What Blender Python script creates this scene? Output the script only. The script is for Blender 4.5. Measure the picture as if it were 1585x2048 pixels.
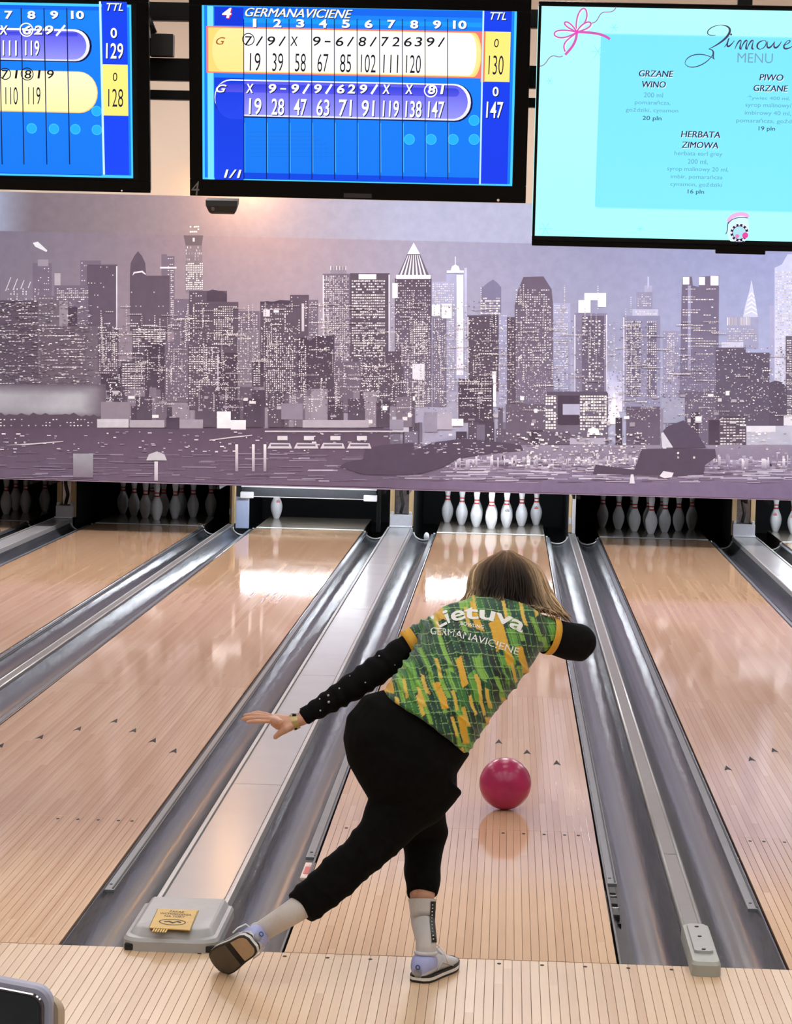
import bpy, bmesh, math, random
import numpy as np
from mathutils import Vector, Matrix
from mathutils.bvhtree import BVHTree

for o in list(bpy.data.objects):
    bpy.data.objects.remove(o, do_unlink=True)
S = bpy.context.scene
COL = S.collection
rnd = random.Random(7)

# ------------------------------------------------------------------ camera, world, lights, exposure
CX, CD, CH, CF = 0.1343, 8.3149, 1.9807, 5333.07
YAW, PIT, ROLL = 0.0409367, 0.0687226, 0.0247550
fw = Vector((-math.sin(YAW) * math.cos(PIT), math.cos(YAW) * math.cos(PIT), -math.sin(PIT)))
rt = Vector((math.cos(YAW), math.sin(YAW), 0)); up = rt.cross(fw)
R2 = rt * math.cos(ROLL) + up * math.sin(ROLL); U2 = up * math.cos(ROLL) - rt * math.sin(ROLL)
CAM = Vector((CX, -CD, CH))
cam = bpy.data.cameras.new('camera'); camo = bpy.data.objects.new('camera', cam); COL.objects.link(camo)
cam.sensor_fit = 'HORIZONTAL'; cam.sensor_width = 36.0; cam.lens = 36.0 * CF / 1585.0
cam.clip_start = 0.05; cam.clip_end = 200
camo.matrix_world = Matrix(((R2.x, U2.x, -fw.x, CAM.x), (R2.y, U2.y, -fw.y, CAM.y), (R2.z, U2.z, -fw.z, CAM.z), (0, 0, 0, 1)))
S.camera = camo
W = bpy.data.worlds.new('world'); S.world = W; W.use_nodes = True
W.node_tree.nodes['Background'].inputs[0].default_value = (0.8, 0.85, 1.0, 1)
W.node_tree.nodes['Background'].inputs[1].default_value = 0.05
S.view_settings.view_transform = 'Standard'; S.view_settings.look = 'None'
S.view_settings.gamma = 1.0; S.view_settings.use_curve_mapping = False
S.view_settings.exposure = 0.0
LAMP_STRENGTH = 8.2      # ceiling luminaires over the approach
LANE_LAMP = 16.0          # ceiling luminaires over the lanes
WASH = 62.0               # luminaires in front of the mural
PIN_LIGHT = 125.0          # tubes over the lit pin decks

def ray(px, py):
    return fw * CF + R2 * (px - 792.5) + U2 * (1024 - py)
def P(px, py, Y):
    """point of the photograph px,py on the plane y = Y"""
    d = ray(px, py); return CAM + d * ((Y - CAM.y) / d.y)
def PZ(px, py, z=0.0):
    d = ray(px, py); return CAM + d * ((z - CAM.z) / d.z)

# ------------------------------------------------------------------ colour / material helpers
def lin(c):
    return tuple((x / 12.92 if x <= 0.04045 else ((x + 0.055) / 1.055) ** 2.4) for x in c)
def rgb(r, g, b):
    return lin((r / 255.0, g / 255.0, b / 255.0))
MATS = {}
def mat(name, color=(0.8, 0.8, 0.8), rough=0.5, metal=0.0, emit=0.0, var=0.06, scale=30.0, bump=0.0, ior=1.5, stretch=(1, 1, 1), coat=0.0, sheen=0.0, spec=0.5):
    """principled material with a procedural noise over its colour"""
    m = bpy.data.materials.new(name); m.use_nodes = True; MATS[name] = m
    nt = m.node_tree; b = nt.nodes['Principled BSDF']
    b.inputs['Roughness'].default_value = rough; b.inputs['Metallic'].default_value = metal
    b.inputs['IOR'].default_value = ior; b.inputs['Coat Weight'].default_value = coat
    b.inputs['Specular IOR Level'].default_value = spec
    if sheen: b.inputs['Sheen Weight'].default_value = sheen
    tc = nt.nodes.new('ShaderNodeNewGeometry'); mp = nt.nodes.new('ShaderNodeMapping')
    mp.inputs['Scale'].default_value = stretch
    nz = nt.nodes.new('ShaderNodeTexNoise'); nz.inputs['Scale'].default_value = scale; nz.inputs['Detail'].default_value = 4
    nt.links.new(tc.outputs['Position'], mp.inputs[0]); nt.links.new(mp.outputs[0], nz.inputs['Vector'])
    cr = nt.nodes.new('ShaderNodeValToRGB')
    lo = [max(0, c * (1 - var)) for c in color]; hi = [min(1, c * (1 + var)) for c in color]
    cr.color_ramp.elements[0].position = 0.3; cr.color_ramp.elements[1].position = 0.7
    cr.color_ramp.elements[0].color = (*lo, 1); cr.color_ramp.elements[1].color = (*hi, 1)
    nt.links.new(nz.outputs['Fac'], cr.inputs[0]); nt.links.new(cr.outputs[0], b.inputs['Base Color'])
    if emit:
        nt.links.new(cr.outputs[0], b.inputs['Emission Color']); b.inputs['Emission Strength'].default_value = emit
    if bump:
        bp = nt.nodes.new('ShaderNodeBump'); bp.inputs['Strength'].default_value = bump; bp.inputs['Distance'].default_value = 0.004
        nt.links.new(nz.outputs['Fac'], bp.inputs['Height']); nt.links.new(bp.outputs[0], b.inputs['Normal'])
    return m
def emat(name, color, strength=1.0):
    m = bpy.data.materials.new(name); m.use_nodes = True; nt = m.node_tree
    b = nt.nodes['Principled BSDF']; b.inputs['Base Color'].default_value = (0.01, 0.01, 0.01, 1); b.inputs['Roughness'].default_value = 0.3
    b.inputs['Specular IOR Level'].default_value = 0.1
    b.inputs['Emission Color'].default_value = (*color, 1); b.inputs['Emission Strength'].default_value = strength
    return m
def vmat(name, rough=0.6, emit=0.0, noise=0.0, nscale=60.0, bump=0.0, sheen=0.0, spec=0.5):
    """material that takes its colour from the mesh attribute Col (print, dye)"""
    m = bpy.data.materials.new(name); m.use_nodes = True; nt = m.node_tree
    b = nt.nodes['Principled BSDF']; b.inputs['Roughness'].default_value = rough; b.inputs['Specular IOR Level'].default_value = spec
    at = nt.nodes.new('ShaderNodeAttribute'); at.attribute_name = 'Col'
    src = at.outputs['Color']
    if noise:
        g = nt.nodes.new('ShaderNodeNewGeometry'); nz = nt.nodes.new('ShaderNodeTexNoise'); nz.inputs['Scale'].default_value = nscale
        nz.inputs['Detail'].default_value = 5
        nt.links.new(g.outputs['Position'], nz.inputs['Vector'])
        mr = nt.nodes.new('ShaderNodeMapRange'); mr.inputs['From Min'].default_value = 0.3; mr.inputs['From Max'].default_value = 0.7
        mr.inputs['To Min'].default_value = 1 - noise; mr.inputs['To Max'].default_value = 1 + noise
        nt.links.new(nz.outputs['Fac'], mr.inputs[0])
        vm = nt.nodes.new('ShaderNodeVectorMath'); vm.operation = 'SCALE'
        nt.links.new(at.outputs['Color'], vm.inputs[0]); nt.links.new(mr.outputs[0], vm.inputs['Scale']); src = vm.outputs[0]
        if bump:
            bp = nt.nodes.new('ShaderNodeBump'); bp.inputs['Strength'].default_value = bump; bp.inputs['Distance'].default_value = 0.003
            nt.links.new(nz.outputs['Fac'], bp.inputs['Height']); nt.links.new(bp.outputs[0], b.inputs['Normal'])
    if emit:
        b.inputs['Base Color'].default_value = (0.01, 0.01, 0.01, 1); b.inputs['Specular IOR Level'].default_value = 0.1
        nt.links.new(src, b.inputs['Emission Color']); b.inputs['Emission Strength'].default_value = emit
    else:
        nt.links.new(src, b.inputs['Base Color'])
    if sheen: b.inputs['Sheen Weight'].default_value = sheen
    return m
def wood(name, c0, c1, width, x0, rough, joint=0.0, ior=1.5, patch=.4):
    """boards running along Y: a tone for each board, long grain, optional dark joints"""
    m = bpy.data.materials.new(name); m.use_nodes = True; nt = m.node_tree; N = nt.nodes; L = nt.links
    b = N['Principled BSDF']; b.inputs['IOR'].default_value = ior
    g = N.new('ShaderNodeNewGeometry'); sx = N.new('ShaderNodeSeparateXYZ'); L.new(g.outputs['Position'], sx.inputs[0])
    def mth(op, a, bb=None):
        n = N.new('ShaderNodeMath'); n.operation = op
        for i, v in enumerate((a, bb)):
            if v is None: continue
            if isinstance(v, (int, float)): n.inputs[i].default_value = v
            else: L.new(v, n.inputs[i])
        return n.outputs[0]
    t = mth('DIVIDE', mth('SUBTRACT', sx.outputs['X'], x0), width)
    idx = mth('FLOOR', t); seg = mth('FLOOR', mth('ADD', mth('DIVIDE', sx.outputs['Y'], 2.9), mth('MULTIPLY', mth('SINE', mth('MULTIPLY', idx, 12.9)), 5.0)))
    cv = N.new('ShaderNodeCombineXYZ'); L.new(idx, cv.inputs[0]); L.new(seg, cv.inputs[1])
    wn = N.new('ShaderNodeTexWhiteNoise'); wn.noise_dimensions = '2D'; L.new(cv.outputs[0], wn.inputs['Vector'])
    mp = N.new('ShaderNodeMapping'); mp.inputs['Scale'].default_value = (160, 3.0, 1); L.new(g.outputs['Position'], mp.inputs[0])
    gr = N.new('ShaderNodeTexNoise'); gr.inputs['Scale'].default_value = 1.0; gr.inputs['Detail'].default_value = 4; L.new(mp.outputs[0], gr.inputs['Vector'])
    f = mth('ADD', mth('MULTIPLY', wn.outputs['Value'], 0.62), mth('MULTIPLY', gr.outputs['Fac'], 0.42))
    cr = N.new('ShaderNodeValToRGB'); cr.color_ramp.elements[0].color = (*c0, 1); cr.color_ramp.elements[1].color = (*c1, 1)
    cr.color_ramp.elements[0].position = 0.1; cr.color_ramp.elements[1].position = 0.95
    L.new(f, cr.inputs[0]); out = cr.outputs[0]
    if joint:
        fr = mth('FRACT', t); e = mth('LESS_THAN', mth('MINIMUM', fr, mth('SUBTRACT', 1.0, fr)), 0.018)
        mx = N.new('ShaderNodeMix'); mx.data_type = 'RGBA'
        L.new(mth('MULTIPLY', e, joint), mx.inputs[0]); L.new(out, mx.inputs[6]); mx.inputs[7].default_value = (0.16, 0.08, 0.04, 1); out = mx.outputs[2]
    L.new(out, b.inputs['Base Color'])
    n2 = N.new('ShaderNodeTexNoise'); n2.inputs['Scale'].default_value = 2.5; n2.inputs['Detail'].default_value = 5
    mp2 = N.new('ShaderNodeMapping'); mp2.inputs['Scale'].default_value = (2.0, 0.7, 1); L.new(g.outputs['Position'], mp2.inputs[0]); L.new(mp2.outputs[0], n2.inputs['Vector'])
    mr = N.new('ShaderNodeMapRange'); mr.inputs['To Min'].default_value = rough * (1 - patch); mr.inputs['To Max'].default_value = rough * (1 + patch)
    L.new(n2.outputs['Fac'], mr.inputs[0]); L.new(mr.outputs[0], b.inputs['Roughness'])
    return m

# ------------------------------------------------------------------ object helpers
def tag(o, label=None, cat=None, group=None, kind=None):
    if label: o['label'] = label
    if cat: o['category'] = cat
    if group: o['group'] = group
    if kind: o['kind'] = kind
    return o
def base_of(o):
    v = Vector((0, 0, 0))
    while o is not None:
        v = v + o.location; o = o.parent
    return v
def empty(name, loc, label=None, cat=None, group=None, kind=None):
    o = bpy.data.objects.new(name, None); COL.objects.link(o); o.location = loc; o.empty_display_size = 0.1
    return tag(o, label, cat, group, kind)
class MB:
    """collects world-space pieces of ONE mesh"""
    def __init__(s): s.v = []; s.f = []; s.c = []
    def add(s, v, f, col=None):
        n = len(s.v); s.v += [tuple(x) for x in v]; s.f += [tuple(i + n for i in q) for q in f]
        if col is not None: s.c += [col] * len(v) if not isinstance(col, list) else col
        return s
    def box(s, x0, x1, y0, y1, z0, z1, ch=0.0, col=None):
        if ch <= 0:
            v = [(x0, y0, z0), (x1, y0, z0), (x1, y1, z0), (x0, y1, z0), (x0, y0, z1), (x1, y0, z1), (x1, y1, z1), (x0, y1, z1)]
            return s.add(v, [(0, 3, 2, 1), (4, 5, 6, 7), (0, 1, 5, 4), (1, 2, 6, 5), (2, 3, 7, 6), (3, 0, 4, 7)], col)
        bm = bmesh.new(); bmesh.ops.create_cube(bm, size=1)
        for w in bm.verts: w.co = Vector(((x0 + x1) / 2 + w.co.x * (x1 - x0), (y0 + y1) / 2 + w.co.y * (y1 - y0), (z0 + z1) / 2 + w.co.z * (z1 - z0)))
        bmesh.ops.bevel(bm, geom=bm.edges[:], offset=ch, segments=2, affect='EDGES', profile=0.7)
        bm.verts.index_update(); s.add([w.co[:] for w in bm.verts], [[w.index for w in f.verts] for f in bm.faces], col); bm.free(); return s
    def tube(s, pts, rad, n=10, col=None, cap=True, flat=1.0, upv=None):
        pts = [Vector(p) for p in pts]
        if not hasattr(rad, '__len__'): rad = [rad] * len(pts)
        rings = []; prev = Vector(upv) if upv is not None else None
        for i, p in enumerate(pts):
            t = (pts[min(i + 1, len(pts) - 1)] - pts[max(i - 1, 0)])
            t = t.normalized() if t.length > 1e-9 else Vector((0, 0, 1))
            if prev is None: prev = t.orthogonal()
            u = (prev - t * prev.dot(t))
            u = u.normalized() if u.length > 1e-6 else t.orthogonal().normalized()
            w = t.cross(u); prev = u
            rings.append([p + u * math.cos(2 * math.pi * k / n) * rad[i] + w * math.sin(2 * math.pi * k / n) * rad[i] * flat for k in range(n)])
        return s.rings(rings, cap, col)
    def rings(s, rings, cap=True, col=None):
        n = len(rings[0]); v = [q for r in rings for q in r]; f = []
        for i in range(len(rings) - 1):
            for k in range(n):
                a = i * n + k; b = i * n + (k + 1) % n; f.append((a, b, b + n, a + n))
        if cap:
            f.append(tuple(reversed(range(n)))); f.append(tuple(range((len(rings) - 1) * n, len(rings) * n)))
        return s.add(v, f, col)
    def ball(s, c, r, seg=20, rg=12, M=None, col=None):
        v = []; f = []; c = Vector(c); rr = r if hasattr(r, '__len__') else (r, r, r)
        for i in range(rg + 1):
            th = math.pi * i / rg
            for k in range(seg):
                ph = 2 * math.pi * k / seg
                p = Vector((rr[0] * math.sin(th) * math.cos(ph), rr[1] * math.sin(th) * math.sin(ph), rr[2] * math.cos(th)))
                v.append(c + (M @ p if M is not None else p))
        for i in range(rg):
            for k in range(seg):
                a = i * seg + k; b = i * seg + (k + 1) % seg; f.append((a, a + seg, b + seg, b))
        return s.add(v, f, col)
    def prism(s, poly, ext, col=None):
        """poly: list of 3D points, ext: vector of thickness"""
        n = len(poly); e = Vector(ext); v = [Vector(p) for p in poly] + [Vector(p) + e for p in poly]
        f = [tuple(range(n)), tuple(reversed(range(n, 2 * n)))] + [(i + n, (i + 1) % n + n, (i + 1) % n, i) for i in range(n)]
        return s.add(v, f, col)
    def build(s, name, m, parent=None, smooth=False, fixn=True, label=None, cat=None, group=None, kind=None, auto=None):
        off = base_of(parent) if parent is not None else None
        V = np.array([tuple(x) for x in s.v], float)
        if off is None:
            off = Vector(((V[:, 0].min() + V[:, 0].max()) / 2, (V[:, 1].min() + V[:, 1].max()) / 2, V[:, 2].min()))
        me = bpy.data.meshes.new(name); me.from_pydata((V - np.array(off)).tolist(), [], s.f); me.update()
        if s.c and len(s.c) == len(s.v):
            a = me.color_attributes.new('Col', 'FLOAT_COLOR', 'POINT')
            a.data.foreach_set('color', np.array([(*c[:3], 1.0) for c in s.c], np.float32).ravel())
        if fixn:
            bm = bmesh.new(); bm.from_mesh(me)
            bmesh.ops.remove_doubles(bm, verts=bm.verts[:], dist=1e-6)
            bmesh.ops.recalc_face_normals(bm, faces=bm.faces[:]); bm.to_mesh(me); bm.free()
        if smooth:
            me.polygons.foreach_set('use_smooth', [True] * len(me.polygons))
            if auto:
                me.set_sharp_from_angle(angle=math.radians(auto))
        me.materials.append(m)
        o = bpy.data.objects.new(name, me); COL.objects.link(o)
        if parent is not None: o.parent = parent
        else: o.location = off
        return tag(o, label, cat, group, kind)
def struct(name, mb, m, parent=None, **k):
    return mb.build(name, m, parent, kind='structure' if parent is None else None, **k)
def link_copy(src, loc=None, parent=None, name=None):
    c = src.copy(); COL.objects.link(c)
    if name: c.name = name
    if loc is not None: c.location = loc
    c.parent = parent
    return c
def dup(root, loc):
    r = link_copy(root, loc)
    for ch in list(root.children):
        c = link_copy(ch, None, r)
        for g in list(ch.children): link_copy(g, None, c)
    return r

# ------------------------------------------------------------------ materials
LW = 1.054; BW = LW / 39
LANES = {1: -5.09, 2: -3.363, 3: -1.774, 4: 0.0, 5: 1.595, 6: 3.367}
M = {}
M['lane'] = wood('lane maple', rgb(210, 168, 134), rgb(230, 195, 162), BW, -LW / 2, 0.085)
M['lane_far'] = wood('lane far', rgb(208, 165, 130), rgb(226, 190, 156), BW, -LW / 2, 0.06, joint=0.10)
M['deck'] = mat('pin deck', rgb(150, 138, 125), 0.12, var=0.08, scale=12)
M['approach'] = wood('approach maple', rgb(208, 172, 134), rgb(232, 204, 168), 0.028, -1.82, 0.30, patch=0.0)
M['bed'] = mat('lane bed', rgb(70, 48, 34), 0.7)
M['gutter'] = mat('gutter plastic', rgb(74, 77, 84), 0.22, var=0.25, scale=3.0, stretch=(9, 0.9, 9), bump=0.55)
M['rail'] = mat('bumper rail', rgb(104, 108, 114), 0.35, var=0.08, scale=8)
M['cap'] = mat('return track cover', rgb(184, 183, 188), 0.2, var=0.03, scale=3)
M['ridge'] = mat('pale metal edging', rgb(190, 190, 190), 0.3, metal=0.3, var=0.04)
M['divider'] = mat('divider grey', rgb(122, 118, 116), 0.35, var=0.05, scale=10)
M['capend'] = mat('grey plastic', rgb(168, 168, 168), 0.38, var=0.04)
M['capend2'] = mat('grey green plastic', rgb(165, 168, 160), 0.42, var=0.05)
M['black'] = mat('black plastic', rgb(12, 12, 13), 0.45, var=0.2, spec=.2)
M['rubber'] = mat('black rubber', rgb(24, 22, 22), 0.6, var=0.2)
M['pit'] = mat('pit black', rgb(16, 17, 20), 0.75, var=0.3, scale=6)
M['post'] = mat('post plywood', rgb(188, 160, 118), 0.6, var=0.12, scale=20, stretch=(1, 1, 0.1))
M['chrome'] = mat('dark polished metal', rgb(130, 130, 135), 0.15, metal=1.0, var=0.3, scale=30)
M['boxgrey'] = mat('pale grey steel', rgb(196, 196, 204), 0.35, var=0.04)
M['white'] = mat('white enamel', rgb(236, 236, 240), 0.3, var=0.02)
M['sweep_dark'] = mat('sweep rubber', rgb(28, 32, 44), 0.45, var=0.2)
M['pin'] = mat('pin coating', rgb(238, 238, 242), 0.22, var=0.03, scale=25)
M['red'] = mat('red stripe', rgb(205, 40, 38), 0.3, var=0.08)
M['beige'] = mat('beige paint', rgb(202, 184, 164), 0.8, var=0.03, scale=2)
M['ceil'] = mat('ceiling paint', rgb(206, 202, 198), 0.9, var=0.03, scale=2)
M['wallp'] = mat('side wall paint', rgb(188, 178, 172), 0.85, var=0.03, scale=2)
M['concourse'] = mat('concourse floor', rgb(120, 112, 106), 0.5, var=0.1, scale=4)
M['lamp'] = emat('luminaire diffuser', (1.0, 0.975, 0.95), LAMP_STRENGTH)
M['lamp_lane'] = emat('lane luminaire diffuser', (1.0, 0.965, 0.94), LANE_LAMP)
M['lamp_wash'] = emat('mural luminaire diffuser', (0.96, 0.96, 1.0), WASH)
M['tube'] = emat('pin light tube', (0.86, 0.93, 1.0), PIN_LIGHT)
M['mark'] = mat('dark inlay', rgb(30, 22, 18), 0.6, var=0.1, spec=.1)

# ------------------------------------------------------------------ structure: floors, walls, ceiling
FOUL = 0.0; END = 19.25; MURY = 16.4
RX = 8.2
struct('floor', MB().box(-RX, RX, -4.75, -0.002, -0.30, -0.012), M['bed'])
floor = bpy.data.objects['floor']
struct('floor', MB().box(-RX, RX, -0.002, 21.0, -0.40, -0.16), M['pit'])
struct('floor', MB().box(-RX, RX, -13, -4.752, -0.30, -0.03), M['concourse'])
struct('wall_left', MB().box(-RX - 0.15, -RX, -13, 21, -0.4, 5.6), M['wallp'])
struct('wall_right', MB().box(RX, RX + 0.15, -13, 21, -0.4, 5.6), M['wallp'])
struct('wall_rear', MB().box(-RX - 0.15, RX + 0.15, -13.15, -13, -0.4, 5.6), M['wallp'])
struct('wall_back', MB().box(-RX - 0.15, RX + 0.15, 21, 21.15, -0.4, 5.6), M['pit'])
struct('ceiling', MB().box(-RX - 0.15, RX + 0.15, -13.15, 21.15, 5.6, 5.75), M['ceil'])
MZ0 = P(792, 977, MURY).z; MZ1 = P(340, 391, MURY).z
struct('wall_upper', MB().box(-RX, RX, MURY + 0.06, MURY + 0.16, MZ1 - 0.3, 5.6), M['beige'])
struct('ceiling_pit', MB().box(-RX, RX, MURY + 0.16, 21, 1.3, 1.36), M['pit'])

# approach boards: every board in view is a piece of its own
ab = 0.028; am = None
xs = -1.82
mbb = MB()
def board_mesh(name, w, y0, y1, m, gap=0.0011, th=0.012, ch=0.0007):
    """one board, its origin at the middle of its near end, top at z = 0"""
    x = w / 2 - gap / 2; me = bpy.data.meshes.new(name)
    prof = [(-x, -th), (x, -th), (x, -ch), (x - ch, 0), (-x + ch, 0), (-x, -ch)]
    v = [(a, y0, b) for a, b in prof] + [(a, y1, b) for a, b in prof]
    f = [(0, 1, 2, 3, 4, 5), (11, 10, 9, 8, 7, 6)] + [(i + 6, (i + 1) % 6 + 6, (i + 1) % 6, i) for i in range(6)]
    me.from_pydata(v, [], f); me.update(); me.materials.append(m); return me
bme = board_mesh('board', ab, -3.4, -0.004, M['approach'])
nx = 0
while xs + ab * nx < 1.5:
    o = bpy.data.objects.new('board', bme); COL.objects.link(o); o.parent = floor
    o.location = Vector((xs + ab * (nx + 0.5), 0, 0)) - floor.location; nx += 1
mb = MB(); mb.box(-RX, xs - 0.001, -4.75, -0.004, -0.012, 0); mb.box(xs + ab * nx + 0.001, RX, -4.75, -0.004, -0.012, 0)
mb.box(xs, xs + ab * nx, -4.75, -3.401, -0.012, 0); mb.build('approach_surface', M['approach'], floor)
# round markers set into the approach short of the foul line
for k in range(-6, 7):
    c = Vector((k * 0.135 + 0.02, -0.055, 0.0004)); mb = MB()
    mb.add([c + Vector((0.007 * math.cos(t * .785), 0.012 * math.sin(t * .785), 0)) for t in range(8)], [tuple(range(8))])
    mb.build('approach_dot', M['mark'], floor, fixn=False)

# ------------------------------------------------------------------ lanes
LN = {1: 'at the far left edge', 2: 'with the dim rack left of the single pin', 3: 'with the single standing pin', 4: 'with the pink ball rolling on it', 5: 'with the dim rack right of the bowler', 6: 'at the far right edge'}
bmA = board_mesh('board', BW, 0.004, 2.20, M['lane']); bmB = board_mesh('board', BW, 2.203, 6.1, M['lane'], gap=.0005, ch=.0003)
for n, x in LANES.items():
    r = empty('bowling_lane', (x, 0, 0), 'glossy maple bowling lane ' + LN[n], 'lane')
    MB().box(x - LW / 2 + .001, x + LW / 2 - .001, 0, END, -0.15, -0.013).build('lane_bed', M['bed'], r)
    if n in (3, 4, 5):
        for k in range(39):
            for me in (bmA, bmB):
                o = bpy.data.objects.new('board', me); COL.objects.link(o); o.parent = r; o.location = (-LW / 2 + BW * (k + 0.5), 0, 0)
        y0 = 6.103
    else:
        y0 = 0.004
    MB().box(x - LW / 2, x + LW / 2, y0, 17.60, -0.012, 0).build('lane_surface', M['lane_far'], r)
    MB().box(x - LW / 2, x + LW / 2, 17.60, 17.66, -0.012, -0.001).build('joint_strip', M['black'], r)
    MB().box(x - LW / 2, x + LW / 2, 17.66, 17.77, -0.012, 0.0005).build('reflective_strip', M['white'], r)
    MB().box(x - LW / 2, x + LW / 2, 17.77, END, -0.012, 0).build('pin_deck', M['deck'], r)
    if n in (2, 3, 4, 5):
        for k in range(7):      # target arrows
            ax = x + (k - 3) * 5 * BW; ay = 4.80 - abs(k - 3) * 0.29
            mb = MB(); w = 0.019
            mb.add([(ax - w, ay - 0.10, .0006), (ax, ay - 0.065, .0006), (ax + w, ay - 0.10, .0006), (ax, ay + 0.05, .0006)], [(0, 1, 3), (1, 2, 3)])
            mb.build('arrow', M['mark'], r, fixn=False)
        for q in (3, 5, 8, 11, 14):
            for sg in (-1, 1):
                c = Vector((x + sg * (LW / 2 - (q - .5) * BW), 2.13, 0.0006)); mb = MB()
                mb.add([c + Vector((0.0075 * math.cos(t * .785), 0.016 * math.sin(t * .785), 0)) for t in range(8)], [tuple(range(8))]); mb.build('dot', M['mark'], r, fixn=False)

# gutters, bumper rails, dividers and ball-return covers
def gutter(x0, x1, label, rail_side=None, rail_lane=''):
    w = x1 - x0; mb = MB(); n = 20; dep = 0.085
    ys = [0.003, 0.4, 1, 2, 4, 8, 12, 17.55]; prof = []
    for i in range(n + 1):
        t = i / n; xx = x0 + 0.006 + (w - 0.012) * t; prof.append((xx, -dep * (1 - abs(2 * t - 1) ** 2.6)))
    prof = [(x0, -0.002)] + prof + [(x1, -0.002)]
    low = [(x1, -0.15), (x0, -0.15)]
    full = prof + low; rings = [[(a, y, b) for a, b in full] for y in ys]
    mb.rings(rings, True); r = mb.build('gutter', M['gutter'], smooth=True, auto=40, label=label, cat='gutter')
    # round lip where the gutter drops into the pit
    cx = (x0 + x1) / 2
    pts = [Vector((cx + (w / 2 - .012) * math.cos(a), 17.62, 0.0 - 0.075 * abs(math.sin(a)))) for a in [math.pi * k / 14 for k in range(15)]]
    MB().tube(pts, 0.009, 8).build('gutter_lip', M['ridge'], r, smooth=True)
    return r
def rail(x0, x1, ystart, label):
    r = empty('bumper_rail', ((x0 + x1) / 2, ystart, -0.016), label, 'rail')
    MB().box(x0, x1, ystart, 17.5, -0.016, -0.004, 0.003).build('rail_body', M['rail'], r)
    MB().box(x0 + 0.034 - 0.004, x0 + 0.036, ystart + 0.02, 17.5, -0.004, -0.0015).build('rail_seam', M['black'], r)
    mb = MB(); mb.tube([((x0 + x1) / 2 - .004, ystart + .09, -0.005), ((x0 + x1) / 2 - .004, ystart + .09, -0.002)], 0.006, 8); mb.build('screw', M['black'], r)
    return r
GW = 0.235
gaps = [(1, 2), (2, 3), (3, 4), (4, 5), (5, 6)]
names = {1: 'the leftmost lane', 2: 'the dim lane on the left', 3: 'the single-pin lane', 4: 'the pink-ball lane', 5: 'the dim lane on the right', 6: 'the rightmost lane'}
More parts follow.
